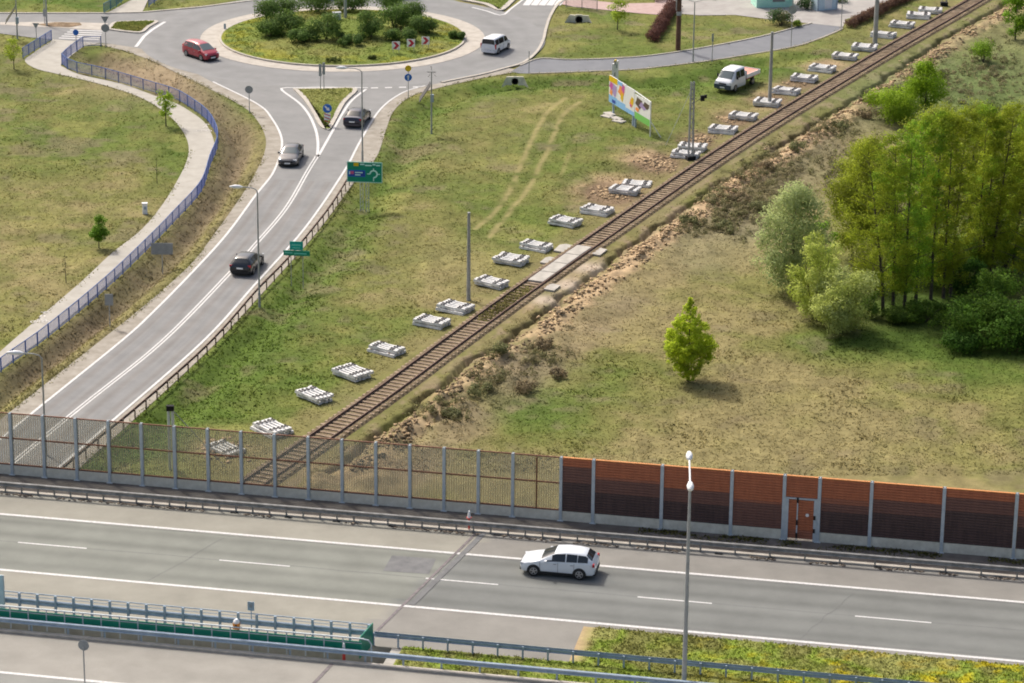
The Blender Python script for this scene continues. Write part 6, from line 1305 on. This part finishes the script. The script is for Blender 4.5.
# dense low scrub on the spoil slope: a mass nobody could count
cl = []; r = np.random.RandomState(12)
for px_, py_, rx_, ry_, nn_, hh in ((735, 215, 34, 22, 150, .5), (775, 170, 34, 18, 120, .5), (830, 135, 26, 14, 80, .55), (700, 232, 26, 9, 50, .35), (495, 385, 26, 20, 70, .4), (540, 362, 26, 14, 50, .35), (440, 415, 30, 14, 60, .35), (885, 108, 30, 12, 70, .5), (930, 85, 40, 16, 120, .5), (985, 75, 40, 30, 160, .4), (840, 170, 20, 20, 90, .5), (760, 195, 40, 20, 120, .45), (720, 205, 20, 16, 70, .45)):
    for _ in range(nn_):
        x, y = G(px_+r.normal(0, rx_*.55), py_+r.normal(0, ry_*.55)); s_ = r.uniform(.2, .5); cl.append((x, y, hz(x, y)+hh*r.uniform(.2, .8), s_, s_, s_*.7))
o = leaves('low_scrub', cl, 42000, .085, (.135, .13, .06), None, 6, shell=.3, var=.35, zmin=-5, light=(.2, .17, .1)); tag(o, 'low grey-green and brownish scrub covering the spoil slope by the trench', 'scrub', kind='stuff')
# willow and light bushes left of the tall group
tree('willow_tree', 792, 292, 184, 40, 'silvery grey-green willow at the left edge of the tree group', col=(.25, .30, .125), n=19000, size=.1, ncl=90, b0=.15, crown0=.0, light=(.32, .36, .15), r0=.16, shell=.35)
bush(813, 320, 28, 90, 'light yellow-green shrub in front of the willow', col=(.29, .34, .065), n=12000, size=.09, nc=60, light=(.38, .42, .12))
bush(840, 334, 34, 70, 'pale flowering shrub at the front left foot of the tree group', col=(.3, .34, .09), n=14000, size=.09, nc=60, light=(.27, .31, .12))
bush(822, 272, 15, 62, 'bright green slim shrub behind the willow', col=(.16, .28, .02), n=2500, size=.09, nc=24)
bush(990, 345, 45, 56, 'dark green dense shrub at the right front of the tree group', col=(.065, .12, .014), n=15000, size=.1, nc=60, light=(.07, .15, .02))
bush(960, 352, 22, 22, 'low dark shrub at the left foot of the dense shrub', col=(.05, .11, .015), n=2500, size=.1)
bush(1030, 352, 24, 42, 'dark green shrub cut by the right edge', col=(.04, .09, .012), n=4000, size=.1, nc=26)
bush(925, 322, 30, 20, 'low leafy undergrowth around the feet of the middle trunks', col=(.09, .15, .02), n=4000, size=.09, nc=30)
bush(940, 285, 34, 60, 'tall green shrub filling the gaps behind the middle trunks', col=(.11, .18, .02), n=7000, size=.09, nc=50)
bush(1005, 268, 34, 62, 'tall green shrub behind the right trunks of the grove', col=(.12, .19, .02), n=7000, size=.09, nc=50)
bush(895, 322, 20, 16, 'low dark undergrowth at the foot of the first trunks', col=(.08, .13, .02), n=2500, size=.09, nc=20)
bush(870, 290, 24, 55, 'olive twiggy shrub left of the first trunk of the grove', col=(.17, .19, .04), n=3500, size=.09, nc=40)
bush(1000, 300, 26, 34, 'green shrub behind the dense dark shrub', col=(.09, .16, .02), n=3500, size=.1, nc=30)
bush(965, 292, 22, 38, 'dark shrub between the trunks of the tall trees', col=(.05, .11, .015), n=3500, size=.1, nc=26)
bush(868, 318, 13, 30, 'leafy undergrowth at the foot of the leftmost tall trees', col=(.12, .19, .03), n=1500, size=.09)
# tall alders
TT_ = [(883, 313, 138, -1.8, 'first'), (893, 311, 128, -.5, 'second'), (904, 310, 118, -.1, 'third'), (915.5, 303, 112, .0, 'fourth'), (930.5, 301, 108, .1, 'fifth'), (943, 299, 112, .0, 'sixth'), (950, 296, 104, .5, 'seventh'), (976, 279, 100, .1, 'eighth'), (981, 278, 108, .6, 'ninth'), (990, 281, 98, 1.1, 'tenth'), (1012, 273, 104, 1.0, 'eleventh'), (1026, 290, 110, .4, 'twelfth'), (1040, 282, 112, .3, 'thirteenth')]
for k, (a, b_, yt, ln, od) in enumerate(TT_):
    x, y = G(a, b_); h = pole_h(a, b_, yt)
    tree('alder_tree', a, b_, yt, 31 if k else 46, 'tall slim yellow-green tree, %s trunk counting from the left of the tree group' % od, col=[(.19, .235, .018), (.16, .245, .02), (.20, .24, .02)][k % 3] if k not in (2, 3) else (.17, .29, .025), n=12500, size=.075, prof='tall', ncl=120, b0=.15, crown0=.07, group='tall trees of the grove', r0=.13, lean=(ln, 0), shell=.1, light=(.27, .31, .025), cr=.27)
bk = [(852, 262, 158, 'at the far left corner of the grove'), (866, 238, 138, 'farthest back on the left of the grove'), (872, 268, 135, 'behind the left side of the grove'), (905, 258, 118, 'behind the third and fourth trunks'), (935, 250, 103, 'behind the middle of the grove'), (968, 245, 100, 'behind the seventh trunk of the grove'), (1000, 240, 100, 'behind the tenth trunk of the grove'), (1032, 238, 98, 'behind the grove at the right edge')]
for a, b_, yt, lb in bk: tree('alder_tree', a, b_, yt, 36, 'slim tree with yellowish olive foliage '+lb, col=(.17, .2, .02), n=16000, size=.085, prof='tall', ncl=70, b0=.2, crown0=.12, group='trees behind the grove', r0=.14, shell=.15)
